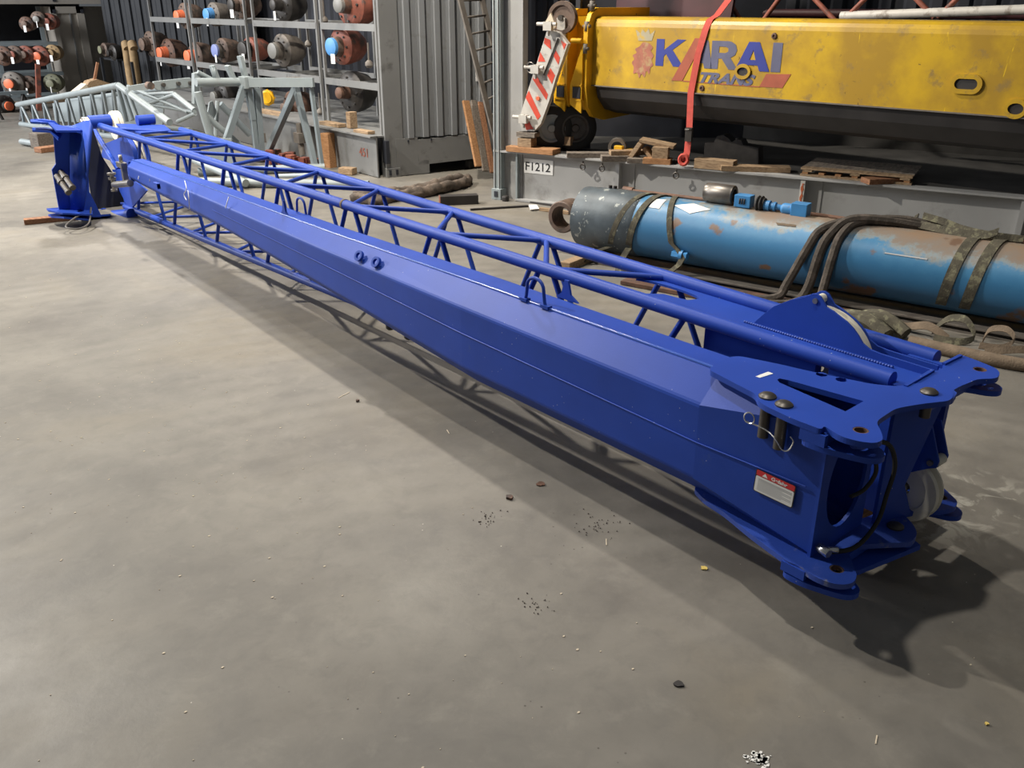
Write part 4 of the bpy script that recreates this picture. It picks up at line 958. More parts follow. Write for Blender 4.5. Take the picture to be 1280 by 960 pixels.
# oval inspection bosses and bolt holes
for (c, a, b_) in (((7.702, 5.655, 1.565), .06, .05), ((7.95, 3.569, 1.565), .075, .055), ((7.999, 3.153, 1.396), .06, .055)):
    t_, z_ = bt(c)
    pr_ = ellipse(t_, z_, a*1.45, b_*1.45) if a < .07 else [(t_+(a+.0)*0+x, z_+y) for x, y in [( .05+.08*math.cos(u) if math.cos(u) > 0 else -.05+.08*math.cos(u), .08*math.sin(u)) for u in [i*2*PI/28 for i in range(28)]]]
    ins = ellipse(t_, z_, a, b_*.8) if a < .07 else [(t_+x, z_+y) for x, y in [(.05+.042*math.cos(u) if math.cos(u) > 0 else -.05+.042*math.cos(u), .042*math.sin(u)) for u in [i*2*PI/28 for i in range(28)]]]
    o = plate('inspection_boss', pr_, [ins], fpt(0, 0, .018), .018, M['yellow'], bb)
    plate('boss_recess', ins, [], fpt(0, 0, .004), .002, M['blackp'], o)
for c in ((7.737, 5.362, 1.899), (7.649, 6.106, 1.384)):
    t_, z_ = bt(c); m = MB(); m.lathe(bo(t_, -.001, z_), -BN, [(0, .03), (.012, .026), (.014, .014), (.004, .012), (.004, 0)], 18); m.build('plug_boss', M['rust'], bb)
# collars and gussets at the boom's left end
def collar(t, th, ext, top):
    pr_ = [(1.05, .96), (.25, .93), (.05, .98), (-.06, 1.10), (-.10, 1.30), (-.10, 1.95), (-.04, 2.08), (.08, top), (1.05, top)]
    pr_ = [(s-ext if s < .5 else s, z) for s, z in pr_]
    m = MB(); m.prism([bo(t, s, z) for s, z in pr_], BDr*th); return m.build('end_collar', M['yellow2'], YB, bevel=.003)
collar(-.05, .06, .0, 2.14); collar(-.30, .05, .03, 2.13)
m = MB(); m.box(bo(-.16, .5, 1.55), (.22, .95, 1.0), bz); m.build('end_block', M['yellow2'], YB)
for t in (-.20, -.44):
    m = MB(); m.prism([bo(t+.17, -.13, 1.78), bo(t, -.13, 1.33), bo(t, -.13, 1.12), bo(t+.17, -.13, 1.03)], BN*.02); m.build('gusset', M['yellow2'], YB)
    m = MB(); m.bar(bo(t+.02, -.11, 1.33), bo(t+.17, -.11, 1.33), .06, .015); m.bar(bo(t+.02, -.11, 1.17), bo(t+.17, -.11, 1.17), .06, .015); m.build('gusset_shelf', M['yellow2'], YB)
    m = MB(); m.box(bo(t+.10, -.135, 1.25), (.11, .01, .12), bz); m.build('gusset_hole', M['dark'], YB)
    m = MB(); m.tube(bo(t+.02, -.14, 1.80), bo(t+.16, -.14, 1.80), .028, 12); m.build('hinge_eye', M['yellow2'], YB)
for t, s, z in ((-.02, -.08, 1.95), (-.02, -.10, 1.72), (-.27, -.08, 2.1), (-.02, 0, 2.16)):
    m = MB(); m.tube(bo(t, s, z-.05), bo(t, s, z+.05), .03, 8); m.tube(bo(t-.05, s, z), bo(t+.05, s, z), .018, 8); m.build('clamp_bolt', M['taupe'], YB)
m = MB(); m.box(bo(-.52, .12, 1.98), (.14, .01, .20), bz+.3); m.build('paper_label', M['white'], YB)
m = MB(); m.box(bo(-.45, .4, 1.95), (.25, .4, .25), bz); m.build('valve_block', M['taupe'], YB)

# red ratchet strap over the boom
m = MB()
t0 = bt((7.637, 6.203, 1.457))[0]
pts = [bo(t0+.25, .5, 2.50), bo(t0+.13, .12, 2.075), bo(t0+.11, .025, 2.035), bo(t0+.09, -.012, 1.94), bo(t0+.03, -.018, 1.70), bo(t0-.02, -.018, 1.33), rk(2.40, .0, .95), rk(2.40, -.02, .74), rk(2.39, -.03, .64)]
m.ribbon(pts, BDr*.075, .006); ST = m.build('ratchet_strap', M['strap_red'])
tag(ST, 'red ratchet strap hanging over the front of the yellow boom', 'strap')
m = MB(); m.box(rk(2.41, -.03, .92), (.07, .05, .14), rz); m.tube(rk(2.37, -.05, .97), rk(2.45, -.05, .97), .012, 8); m.build('ratchet_buckle', M['pin'], ST)
m = MB(); a = rk(2.38, -.05, .66); m.path([a+RD*.045*math.cos(u)+V((0, 0, .05*math.sin(u))) for u in [i*2*PI/12 for i in range(12)]], .022, 6, True); m.build('strap_knot', M['strap_red'], ST)

# red and white striped frame with wheels at the left end
SF = thing('striped_outrigger_frame', 'leaning red and white striped steel frame at the left end of the yellow boom', 'frame', tuple(rk(.45, .1, .75)))
q = [(7.051, 7.832, 1.917), (7.099, 7.702, 1.894), (7.141, 7.588, 1.774), (7.092, 7.719, 1.411), (7.066, 7.791, 1.176), (7.028, 7.893, 0.907), (7, 7.971, 0.821), (6.941, 8.131, 0.81), (6.93, 8.161, 0.952), (6.969, 8.054, 1.277), (7.011, 7.941, 1.598)]
m = MB(); m.prism(q, RN*.07); fpn = m.build('frame_panel', M['stripewhite'], SF, bevel=.003)
# stripes: parallelograms cut to the panel, on its face
def inpoly_stripe(pts, name='red_stripe', mt='stripered'):
    m = MB(); m.prism([V(p)-RN*.003 for p in pts], RN*.002); m.build(name, M[mt], fpn)
inpoly_stripe([(7.041, 7.859, 1.834), (7.065, 7.793, 1.81), (7.069, 7.782, 1.711), (7.038, 7.867, 1.776)])
inpoly_stripe([(7.023, 7.909, 1.683), (7.046, 7.846, 1.584), (7.013, 7.936, 1.581)])
inpoly_stripe([(7.001, 7.968, 1.453), (7.059, 7.811, 1.236), (7.052, 7.829, 1.174), (6.99, 7.997, 1.392)])
inpoly_stripe([(6.973, 8.044, 1.268), (7.028, 7.895, 0.996), (7.014, 7.933, 0.949), (6.959, 8.083, 1.188)])
inpoly_stripe([(6.944, 8.122, 0.973), (6.97, 8.052, 0.941), (6.996, 7.981, 0.847), (6.963, 8.071, 0.828)])
inpoly_stripe([(7.09, 7.725, 1.705), (7.108, 7.677, 1.631), (7.102, 7.694, 1.555), (7.08, 7.752, 1.646)])
inpoly_stripe([(7.067, 7.788, 1.519), (7.089, 7.73, 1.445), (7.075, 7.766, 1.35), (7.054, 7.824, 1.441)])
inpoly_stripe([(7.11, 7.672, 1.813), (7.134, 7.607, 1.773), (7.124, 7.633, 1.715)])
m = MB(); m.tube(V((7.099, 7.7, 1.829))-RN*.01, V((7.04, 7.862, 1.44))-RN*.01, .008, 6); m.build('panel_seam', M['pin'], fpn)
m = MB(); a = V((7.016, 7.926, 1.187)); m.tube(a-RN*.0, a-RN*.02, .022, 14); m.build('reflector', M['orange'], fpn)
for q in ((7.064, 7.796, 1.974), (7.011, 7.94, 1.522), (6.959, 8.082, 0.975)):
    m = MB(); a = V(q)-RN*.05; m.tube(a-RD*.14, a+RD*.10, .020, 10); m.box(a+V((0, 0, -.02)), (.10, .06, .09), rz); m.tube(a+V((0, 0, -.12)), a+V((0, 0, .03)), .018, 8); m.build('latch', M['stripewhite'], SF)
m = MB(); a = V((7.001, 7.969, 1.521)); m.path([a-RN*.06-RD*.03+RD*.05*math.cos(u)+V((0, 0, .055*math.sin(u))) for u in [i*2*PI/14 for i in range(14)]], .006, 6, True); m.build('lynch_ring', M['steel'], SF)
m = MB(); m.prism([(7.095, 7.832, 2.087), (7.119, 7.765, 1.95), (7.099, 7.819, 1.891), (7.068, 7.905, 1.972)], RN*.03); m.build('horn_plate', M['cream'], SF)
m = MB(); m.box(V((6.971, 8.05, 0.789))+V((0, 0, -.008)), (.24, .13, .05), rz); m.build('foot_pad', M['woodg'], SF)
# wheels
for t, s in ((.62, .28), (.86, .42)):
    WH = thing('wheel', 'black wheel close behind the striped frame' if t < .7 else 'black wheel farther right under the yellow boom end', 'wheel', tuple(rk(t, s, .84)))
    c_ = rk(t, s, .84); ax = (RD*.55-RN*.83)
    m = MB(); m.lathe(c_-ax*.07, ax, [(0, .16), (.0, .22), (.02, .25), (.06, .255), (.07, .245), (.08, .255), (.12, .25), (.14, .22), (.14, .16), (0, .16)], 40); m.build('tyre', M['black'], WH)
    m = MB(); m.lathe(c_-ax*.05, ax, [(0, .16), (.11, .16), (.11, .14), (.09, .12), (.09, .05), (.12, .04), (.12, 0)], 32); m.build('rim', M['greyL'] if t < .7 else M['pin'], WH)
GS = thing('cable_sheave', 'grey cable sheave standing above the striped frame', 'sheave', tuple((7.333, 7.867, 2.036)))
c_ = V((7.333, 7.867, 2.036)); m = MB(); m.lathe(c_, -RN, [(0, .17), (.02, .175), (.035, .15), (.05, .175), (.07, .17), (.07, .13), (.05, .12), (.05, .0)], 40); m.build('wheel_disc', M['brown'], GS)
m = MB(); m.tube(c_-RN*.04, c_-RN*.10, .03, 14); m.build('hub', M['pin'], GS)
m = MB(); m.bar(c_-RN*.06, c_+V((0, 0, -.45)), .10, .05); m.build('sheave_arm', M['stripewhite'], GS)
m = MB(); m.tube(bo(-.5, .3, 1.2), bo(-.15, .1, 1.0), .05, 10); m.bm.free()
m = MB(); m.box(bo(-.35, -.05, .96), (.20, .05, .06), rot=Matrix.Rotation(bz, 3, 'Z') @ Matrix.Rotation(.7, 3, 'Y')); tag(m.build('warning_board', M['yellow2']), 'small tilted yellow and dark board under the boom end', 'board')

# ------------------------------------------------------------------ red lattice boom lying behind and above
RB = thing('red_lattice_boom', 'dark red lattice boom section lying behind the yellow boom', 'lattice boom', tuple(bo(2, 1.9, 2.0)))
def rb(p): return V(p)
m = MB(); m.tube(bo(2.2, 1.4, 2.06), bo(8, 1.4, 2.30), .045, 12); m.build('chord', M['stripewhite'], RB)
m = MB(); m.tube(bo(-1, 2.4, 2.06), bo(9, 2.4, 2.10), .05, 12); m.build('chord', M['maroon'], RB)
for (a, b_) in (((8.961, 6.947, 2.284), (8.989, 6.713, 2.016)), ((9.047, 6.217, 2.28), (9.024, 6.414, 2.02)), ((9.084, 5.912, 2.278), (9.122, 5.589, 2.014)), ((9.162, 5.255, 2.275), (9.132, 5.502, 2.015)), ((9.21, 4.845, 2.273), (9.242, 4.583, 2.056)), ((9.268, 4.363, 2.27), (9.245, 4.552, 2.056)), ((8.858, 7.808, 2.288), (8.893, 7.515, 2.042))):
    a, b_ = V(a), V(b_); d = a-b_
    m = MB(); m.tube(b_, a+d*1.2, .026, 10); m.build('brace', M['rustred'], RB)
m = MB(); m.prism([bo(-.6, 1.2, 2.0), bo(1.0, 1.2, 2.0), bo(1.1, 1.2, 3.0), bo(-.6, 1.2, 3.0)], BN*.05); m.build('end_panel', M['maroon'], RB)

# ------------------------------------------------------------------ dark container walls behind everything
def corr_wall(name, p0, p1, z0, z1, pitch, depth, mt, nrm, th=.03):
    """ribbed sheet between two floor points"""
    p0, p1 = V(p0), V(p1); d = (p1-p0); L_ = d.length; d.normalize(); n = V(nrm)
    pts = []; t = 0
    prof = [(0, 0), (.28, 0), (.42, 1), (.72, 1), (.86, 0)]
    while t < L_:
        for a, b_ in prof:
            if t+a*pitch <= L_: pts.append(p0+d*(t+a*pitch)+n*(b_*depth))
        t += pitch
    pts.append(p1.copy())
    m = MB()
    lo_ = [m.bm.verts.new((p.x, p.y, z0)) for p in pts]; hi = [m.bm.verts.new((p.x, p.y, z1)) for p in pts]
    for i in range(len(pts)-1): m.bm.faces.new((lo_[i], lo_[i+1], hi[i+1], hi[i]))
    o = m.build(name, mt); s = o.modifiers.new('solid', 'SOLIDIFY'); s.thickness = th; return o
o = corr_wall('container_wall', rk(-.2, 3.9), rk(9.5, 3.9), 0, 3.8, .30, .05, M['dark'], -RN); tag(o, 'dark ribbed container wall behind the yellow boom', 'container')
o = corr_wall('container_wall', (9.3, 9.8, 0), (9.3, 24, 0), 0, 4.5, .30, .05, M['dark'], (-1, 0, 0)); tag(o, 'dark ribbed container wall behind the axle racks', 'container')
DC = thing('open_container', 'open dark container with ribbed door leaf between the grey post and striped frame', 'container', (7.6, 8.7, 0))
for i, (a, b_) in enumerate(((652, 660), (662, 672), (674, 684), (686, 697))):
    pass
m = MB()
for i in range(5): m.bar(rk(.36+.115*i, .32+.05*i, .56), rk(.36+.115*i, .32+.05*i, 3.7), .055, .05, up=RN)
m.prism([rk(.3, .42, .57), rk(.95, .64, .57), rk(.95, .64, 3.7), rk(.3, .42, 3.7)], RN*.03); m.build('door_leaf', M['dark'], DC)
m = MB(); m.bar(rk(.4, 1.6, 1.9), rk(2.6, 2.6, 1.9), .05, 3.6); m.build('side_wall', M['dark'], DC)

# ------------------------------------------------------------------ grey ribbed container with base plate
CC = V((6.536, 10.452, 0)); c1 = V((7.066, 10.246, 0)); cd = V((.955, .296, 0)).normalized(); cd = (V((7.733, 10.099, 0))-V((6.664, 10.313, 0))).normalized()
cn = V((cd.y, -cd.x, 0))
GC = thing('grey_container', 'tall grey corrugated steel container standing left of the ladder', 'container', tuple(CC))
def cc(t, s=0, z=0): return V((CC.x+cd.x*t-cn.x*s, CC.y+cd.y*t-cn.y*s, z))
Lc = 1.62
m = MB(); m.bar(cc(.14, .02, .255), cc(.46, .02, .255), .03, .49); m.bar(cc(.46, .02, .30), cc(Lc, .02, .33), .03, .34)
m.bar(cc(.46, .02, .1), cc(.62, .02, .1), .03, .18); m.build('base_plate', M['greyD'], GC)
m = MB(); m.box(cc(.12, .06, 1.8), (.26, .10, 3.6), math.atan2(cd.y, cd.x)); m.build('corner_post', M['greyD'], GC, bevel=.004)
m = MB(); m.box(cc(-.01, .11, 1.8), (.03, .06, 3.6), math.atan2(cd.y, cd.x)); m.build('corner_post', M['greyD'], GC)
m = MB(); m.box(cc(.08, .03, .06), (.20, .10, .12), math.atan2(cd.y, cd.x)); k_ = m.build('corner_casting', M['greyD'], GC, bevel=.004)
for t in (.03, .13):
    m = MB(); m.box(cc(t, -.022, .065), (.035, .01, .07), math.atan2(cd.y, cd.x)); m.build('casting_hole', M['dark'], k_)
m = MB(); m.box(cc(-.0, .03, .34), (.05, .16, .30), math.atan2(cd.y, cd.x)); m.build('post_recess', M['dark'], GC)
o = corr_wall('ribbed_side', cc(.25, .06), cc(Lc, .06), .50, 3.6, .215, .055, M['grey'], cn, .01); adopt(o, GC)
m = MB(); m.prism([cc(.0, .1, .2), cc(Lc, .1, .2), cc(Lc, .1, .2)+V((.9, 1.5, 0)), cc(.0, .1, .2)+V((1.05, 1.5, 0))], (0, 0, 3.4)); m.build('container_body', M['greyD'], GC)
m = MB(); a = cc(1.40, .004, 1.27); m.box(a, (.09, .004, .15), math.atan2(cd.y, cd.x)); m.build('paper_label', M['white'], GC)
for t in (.32, .66):
    m = MB(); m.box(cc(t, .0, .46), (.02, .01, .03), math.atan2(cd.y, cd.x)); m.build('drain_hole', M['dark'], GC)
m = MB(); m.box(cc(1.3, .12, .07), (.14, .10, .12), .3); tag(m.build('iron_block', M['blackp'], bevel=.02), 'small greasy iron block on the floor under the grey container edge', 'block')

# ladder leaning between container and post
LD = thing('aluminium_ladder', 'tall aluminium ladder leaning between grey container and corner post', 'ladder', tuple((7.192, 9.158, 0)))
b0, t0_ = V((7.46, 9.3, 0.64)), V((7.274, 9.75, 2.31)); b1, t1_ = V((7.898, 9.45, 0.744)), V((7.734, 9.9, 2.314))
ext = (b0-t0_)*.35
for a, b_ in ((b0+ext, t0_), (b1+ext, t1_)):
    m = MB(); m.bar(a, b_, .03, .07, up=(1, 0, 0)); m.build('stile', M['taupe'], LD)
for i in range(10):
    u = -.12+i*.118; m = MB(); m.tube(b0+(t0_-b0)*u, b1+(t1_-b1)*u, .014, 8); m.build('rung', M['taupe'], LD)
# planks leaning behind the post
for q in (((7.466, 9.9, 0.984), (7.395, 9.55, 0.174), .10, 'woodo', 'orange brown plank leaning against the grey container'), ((7.639, 9.95, 0.969), (7.477, 9.5, 0.108), .10, 'woodg', 'weathered grey plank leaning right of the orange brown plank'), ((7.787, 10, 0.935), (7.601, 9.5, 0.073), .08, 'woodr', 'dark plank leaning closest to the grey corner post')):
    a, b_ = V(q[0]), V(q[1]); b_.z = max(b_.z, .03); m = MB(); m.bar(a, b_, q[2], .04, up=(0, -1, 0)); tag(m.build('leaning_plank', M[q[3]], bevel=.003), q[4], 'timber')

# floor scatter in front of the containers
m = MB(); base = [(5.352, 9.369, 0.05), (5.49, 9.072, 0.05), (5.837, 9.088, 0.05), (6.17, 9.062, 0.06), (6.507, 9.111, 0.07), (6.924, 9.25, 0.06), (7.125, 9.447, 0.05)]
m.path(spline(base, 6), .07, 10); m.path(spline([V(p)+V((.12, .12, .02+.02*math.sin(i*2))) for i, p in enumerate(base[:-1])], 6), .075, 10); m.path(spline([V(p)+V((-.10, -.02, -.01)) for i, p in enumerate(base[1:])], 6), .05, 10)
o = m.build('rolled_tarpaulin', M['tarp'], sharp=False); d_ = o.modifiers.new('sub', 'SUBSURF'); d_.levels = d_.render_levels = 1
tx = bpy.data.textures.new('folds', 'CLOUDS'); tx.noise_scale = .09
d_ = o.modifiers.new('disp', 'DISPLACE'); d_.texture = tx; d_.strength = .07; d_.mid_level = .5
tag(o, 'crumpled brown rolled tarpaulin on the floor before the grey container', 'tarpaulin')
BK = thing('steel_block', 'black rectangular steel bar with red end on the floor beyond the blue jib', 'steel block', tuple((6.163, 8.352, 0)))
a, b_ = V((6.05, 8.563, 0)), V((6.445, 8.35, 0)); a.z = b_.z = .055
m = MB(); m.bar(a, b_, .13, .105); m.build('bar_body', M['blackp'], BK, bevel=.003)
dd = (b_-a).normalized(); m = MB(); m.bar(a-dd*.004, a, .128, .103); m.build('painted_end', M['rustred'], BK)
a, b_ = V((6.137, 8.087, 0.01)), V((6.771, 7.811, 0.01)); m = MB(); m.bar(a, b_, .04, .02); tag(m.build('flat_bar', M['blackp']), 'thin dark flat bar on the floor ending at the white paper', 'bar')
a, b_ = V((6.898, 8.149, 0.01)), V((7.055, 7.46, 0.01)); m = MB(); m.bar(a, b_, .03, .02); tag(m.build('flat_bar', M['blackp']), 'thin black bar on the floor along the foot of the grey flat rack', 'bar')
m = MB(); m.prism([(6.786, 7.815, 0.012), (6.858, 7.755, 0.012), (6.736, 7.574, 0.012), (6.631, 7.607, 0.012)], (0, 0, .012)); tag(m.build('paper_scrap', M['white']), 'white paper scrap on the floor between bar and pale stick', 'paper')
a, b_ = V((6.746, 7.572, 0.02)), V((6.862, 7.202, 0.02)); m = MB(); m.bar(a, b_, .05, .035); tag(m.build('wooden_stick', M['wood'], bevel=.003), 'pale wooden stick on the floor left of the cylinder eye', 'timber')
m = MB(); m.box(tuple(V((6.785, 8.239, 0.03))), (.09, .07, .07), .4); tag(m.build('rubber_lump', M['blackp'], bevel=.02), 'small dark lump at the foot of the grey corner post', 'lump')

# ------------------------------------------------------------------ second grey flat rack at left with the axle racks
R2 = thing('flat_rack', 'grey flat rack base running left behind the grey lattice jib', 'flat rack', (6.45, 10.7, 0))
m = MB(); m.bar((6.42, 10.5, .27), (6.42, 19.5, .27), .02, .52); m.build('side_web', M['greyD'], R2)
m = MB(); m.bar((6.38, 10.5, .545), (6.38, 19.5, .545), .12, .02); m.build('top_flange', M['greyD'], R2)
m = MB(); m.prism([(6.42, 10.5, .53), (8.4, 10.5, .53), (8.4, 19.5, .53), (6.42, 19.5, .53)], (0, 0, .02)); m.build('deck', M['greyD'], R2)
for y in (12.2, 14.2, 16.2):
    m = MB(); m.box((6.38, y, .28), (.08, .02, .5)); m.build('stiffener', M['greyD'], R2)
fr2 = frame((6.405, 10.95, .25), (0, -1, 0), (0, 0, 1)); text_mesh('painted_number', '451', fr2, .16, M['rustred'], R2, .002, .002, 0, 1, width=.22)
# racks
def rack(y0, y1, label, xs=(6.75, 7.7), zs=(1.13, 1.88), top=3.0):
    r = thing('storage_rack', label, 'rack', (xs[0], (y0+y1)/2, .55))
    for x in xs:
        for y in (y0, y1):
            m = MB(); m.bar((x, y, .55), (x, y, top), .04, .04); m.build('upright', M['greyD'], r)
        for z in zs+(top-.05,):
            m = MB(); m.bar((x, y0, z), (x, y1, z), .05, .09); m.build('shelf_beam', M['greyD'], r)
    for z in zs:
        for k in range(3):
            y = y0+(y1-y0)*(k+1)/4; m = MB(); m.bar((xs[0], y, z), (xs[1], y, z), .04, .05); m.build('cross_bar', M['greyD'], r)
    return r
rack(10.85, 12.35, 'grey storage rack nearest the corrugated container'); rack(12.5, 14.6, 'grey storage rack in the middle behind the lattice jib'); rack(14.9, 17.2, 'grey storage rack next to the last on the near rack base'); rack(17.4, 19.3, 'grey storage rack at the dark slate wall, farthest left on the near base')

def axle(p, r, body, cap, label, ax=(-1, -.15, 0), rcap=None, tagp=True, name='axle_hub', ring=None, long=.35):
    """wheel end of a truck axle: drum, hub, cap and a hanging paper tag"""
    t = thing(name, label, 'axle', p, 0)
    ax = V(ax).normalized(); rc_ = rcap or r*.42
    m = MB(); m.lathe((0, 0, 0), ax, [(-long, r*.55), (-long*.7, r*.85), (-r*.25, r), (r*.10, r), (r*.22, r*.86), (r*.30, r*.62), (r*.30, r*.45), (r*.36, 0)], 30); m.build('drum', M[body], t, local=True)
    m = MB(); m.lathe(ax*r*.28, ax, [(0, rc_*1.15), (r*.38, rc_*1.05), (r*.40, rc_*.9), (r*.42, 0)], 22); m.build('hub', M[ring or body], t, local=True)
    m = MB(); m.lathe(ax*r*.68, ax, [(0, rc_), (r*.18, rc_), (r*.20, rc_*.9), (r*.20, 0)], 22); m.build('cap', M[cap], t, local=True)
    m = MB()
    for k in range(8):
        a = k*PI/4; u = ax.orthogonal().normalized(); w = ax.cross(u); c = ax*r*.20+(u*math.cos(a)+w*math.sin(a))*r*.72
        m.tube(c, c+ax*r*.14, r*.06, 6)
    m.build('wheel_studs', M['darkiron'], t, local=True)
    if tagp:
        m = MB(); m.box(ax*r*.95+V((.0, -r*.35, -r*.62)), (.004, .075, .13), .3+R.uniform(-.4, .4)); m.build('paper_tag', M['white'], t, local=True)
    return t
AX = [((6.95, 17.985, 1.949), .23, 'brown', 'orange', 'axle hub with orange cap on the top row, left of the blue capped one', None, True, 'orange'),
      ((6.95, 16.621, 1.99), .20, 'taupe', 'bluecap', 'axle hub with bright blue cap on the top row', .10, True, 'bluecap'),
      ((6.95, 15.498, 2.15), .22, 'brown', 'darkiron', 'brown axle hub on the top row right of the blue capped one', None, True, None),
      ((6.95, 13.879, 2.154), .25, 'darkiron', 'darkiron', 'black greasy axle flange on the top row', .08, True, None),
      ((6.85, 11.64, 2.159), .29, 'rustred', 'greycap', 'large rust red axle hub with round grey cap, highest beside the container', .10, False, 'rust'),
      ((6.85, 11.983, 1.611), .25, 'rustred', 'bluecap', 'worn red axle hub with chipped blue face beside the container', .12, True, 'brown'),
      ((6.95, 14.056, 1.479), .25, 'taupe', 'greycap', 'taupe axle hub with round grey cap on the middle row', .12, False, 'taupe'),
      ((7, 15.391, 1.442), .20, 'rustred', 'darkiron', 'axle hub with red oxide ring and dark hollow on the middle row', .13, True, 'darkiron'),
      ((7, 16.543, 1.387), .21, 'brown', 'lilac', 'axle hub with lilac face on the middle row', .11, True, 'taupe'),
      ((7, 17.82, 1.24), .25, 'brown', 'orange', 'brown axle hub with orange cap, nearest the lilac faced one', .11, True, 'orange'),
      ((7, 19.232, 1.244), .27, 'rust', 'orange', 'rusty axle hub with orange cap, second from the lilac faced one', .11, True, 'orange'),
      ((6.9, 19.936, 1.392), .25, 'brown', 'brown', 'all brown axle hub above the work boots', .12, False, None),
      ((6.95, 11.972, 0.983), .29, 'darkiron', 'rust', 'black axle flange with rusty stub shaft on the bottom row', .08, False, 'rust'),
      ((7, 13.949, 0.607), .26, 'rust', 'brown', 'rounded rusty axle housing on the bottom row', .08, False, None),
      ((7, 16.832, 0.577), .24, 'darkiron', 'greycap', 'dark axle hub behind the grey jib head', .09, True, None)]
for p, r_, b_, c_, lb, rc_, tg, ring in AX: axle(p, r_, b_, c_, lb, rcap=rc_, tagp=tg, ring=ring)
# bright yellow round cover
YC = thing('yellow_cover', 'bright yellow round drum cover on the rack behind the grey jib', 'cover', (6.9, 14.685, 0.71))
m = MB(); m.lathe((0, 0, 0), (-.8, -.6, 0), [(0, .125), (.03, .125), (.04, .10), (.06, .09), (.06, 0)], 30); m.build('cover_disc', M['yellowcap'], YC, local=True)
m = MB()
for k in range(8):
    a = k*PI/4; u = V((-.6, .8, 0)); c = u*.125*math.cos(a)+V((0, 0, .125*math.sin(a))); m.box(c, (.02, .02, .02))
m.build('cover_ear', M['yellowcap'], YC, local=True)
# hanging chains and iron pieces
for q, lb in (((6.8, 12.705, 0.709), 'small iron hook hanging from the rack beside the black axle flange'), ((6.8, 12.904, 1.671), 'iron spring pot hanging from the middle shelf beam'), ((6.7, 11.038, 1.474), 'iron valve hanging beside the grey container edge'), ((6.8, 12.36, 2.009), 'tan iron brake lever on the upper shelf')):
    m = MB(); a = V(q); m.tube(a+V((0, 0, .22)), a, .012, 8); m.lathe(a, (0, 0, -1), [(0, .02), (.03, .05), (.07, .055), (.10, .03), (.10, 0)], 14); tag(m.build('hanging_fitting', M['taupe']), lb, 'fitting')
# boots / sacks hanging at the left rack
for q, lb in (((6.6, 20.62, 1.267), 'left tan leather boot shape hanging on the rack by the dark wall'), ((6.6, 20.215, 1.282), 'right tan leather boot shape hanging on the rack by the dark wall')):
    m = MB(); a = V(q); m.path(spline([a+V((0, -.1, .02)), a+V((0, 0, .12)), a+V((0, .0, -.1)), a+V((0, .03, -.5)), a+V((0, .02, -1.16))], 5), .085, 12); tag(m.build('leather_bellows', M['boot']), lb, 'bellows')
axle((6.45, 21.584, 1.237), .14, 'brown', 'olive', 'small brown hub with olive face against the dark container wall', rcap=.08, tagp=False)
axle((6.5, 21.18, 1.186), .16, 'darkiron', 'darkiron', 'dark small hub between the olive faced hub and the tan bellows', rcap=.06, tagp=False)
ST_ = thing('parts_stand', 'low dark steel stand carrying the small hubs and bellows before the slate wall', 'stand', (6.6, 20.9, 0))
for x in (6.45, 6.85):
    for y in (19.95, 21.95):
        m = MB(); m.bar((x, y, 0), (x, y, 1.06), .05, .05); m.build('leg', M['greyDD'], ST_)
for z, nm in ((1.04, 'shelf_board'),):
    m = MB(); m.box((6.70, 21.5, z-.0), (.40, .95, .04)); m.build(nm, M['greyDD'], ST_)
m = MB(); m.bar((6.78, 19.95, 1.25), (6.78, 21.2, 1.25), .05, .05); m.bar((6.78, 19.95, 0), (6.78, 19.95, 1.25), .05, .05); m.build('hanging_rail', M['greyDD'], ST_)
# timber pieces on the deck edge
for q, sz, lb in (((6.45, 13.836, 0.357), (.10, 1.1, .06), 'long pale timber along the rack edge below the yellow cover'), ((6.5, 11.807, 0.547), (.14, .5, .05), 'brown board on the rack edge left of the container'), ((6.6, 11.43, 0.608), (.12, .10, .22), 'upright pale block on the rack edge beside the container'), ((6.45, 10.861, 0.579), (.12, .35, .04), 'thin brown board on the rack edge touching the container')):
    m = MB(); m.box(V((q[0], q[1], .555+sz[2]/2)), sz, .05); tag(m.build('timber_piece', M['wood'], bevel=.004), lb, 'timber')
m = MB(); a = V((6.345, 11.688, 0)); m.box((a.x, a.y, .24), (.14, .16, .48), .2); tag(m.build('timber_post', M['woodo'], bevel=.005), 'short upright brown timber post on the floor before the rack base', 'timber')
m = MB(); a = V((6.242, 11.015, 0)); m.box((a.x, a.y, .05), (.14, .22, .09), .5); tag(m.build('wooden_block', M['wood'], bevel=.006), 'pale block on the floor right of the upright timber post', 'timber')
m = MB()
for k in range(26):
    a = V((5.998, 12.429, 0))+V((R.uniform(-.25, .25), R.uniform(-.7, .7), 0)); m.box((a.x, a.y, .05+R.uniform(0, .05)), (.10, .14, .07), R.uniform(0, 3))
tag(m.build('brick_rubble', M['rustred']), 'heap of reddish rubble on the floor under the grey jib', 'rubble', kind='stuff')

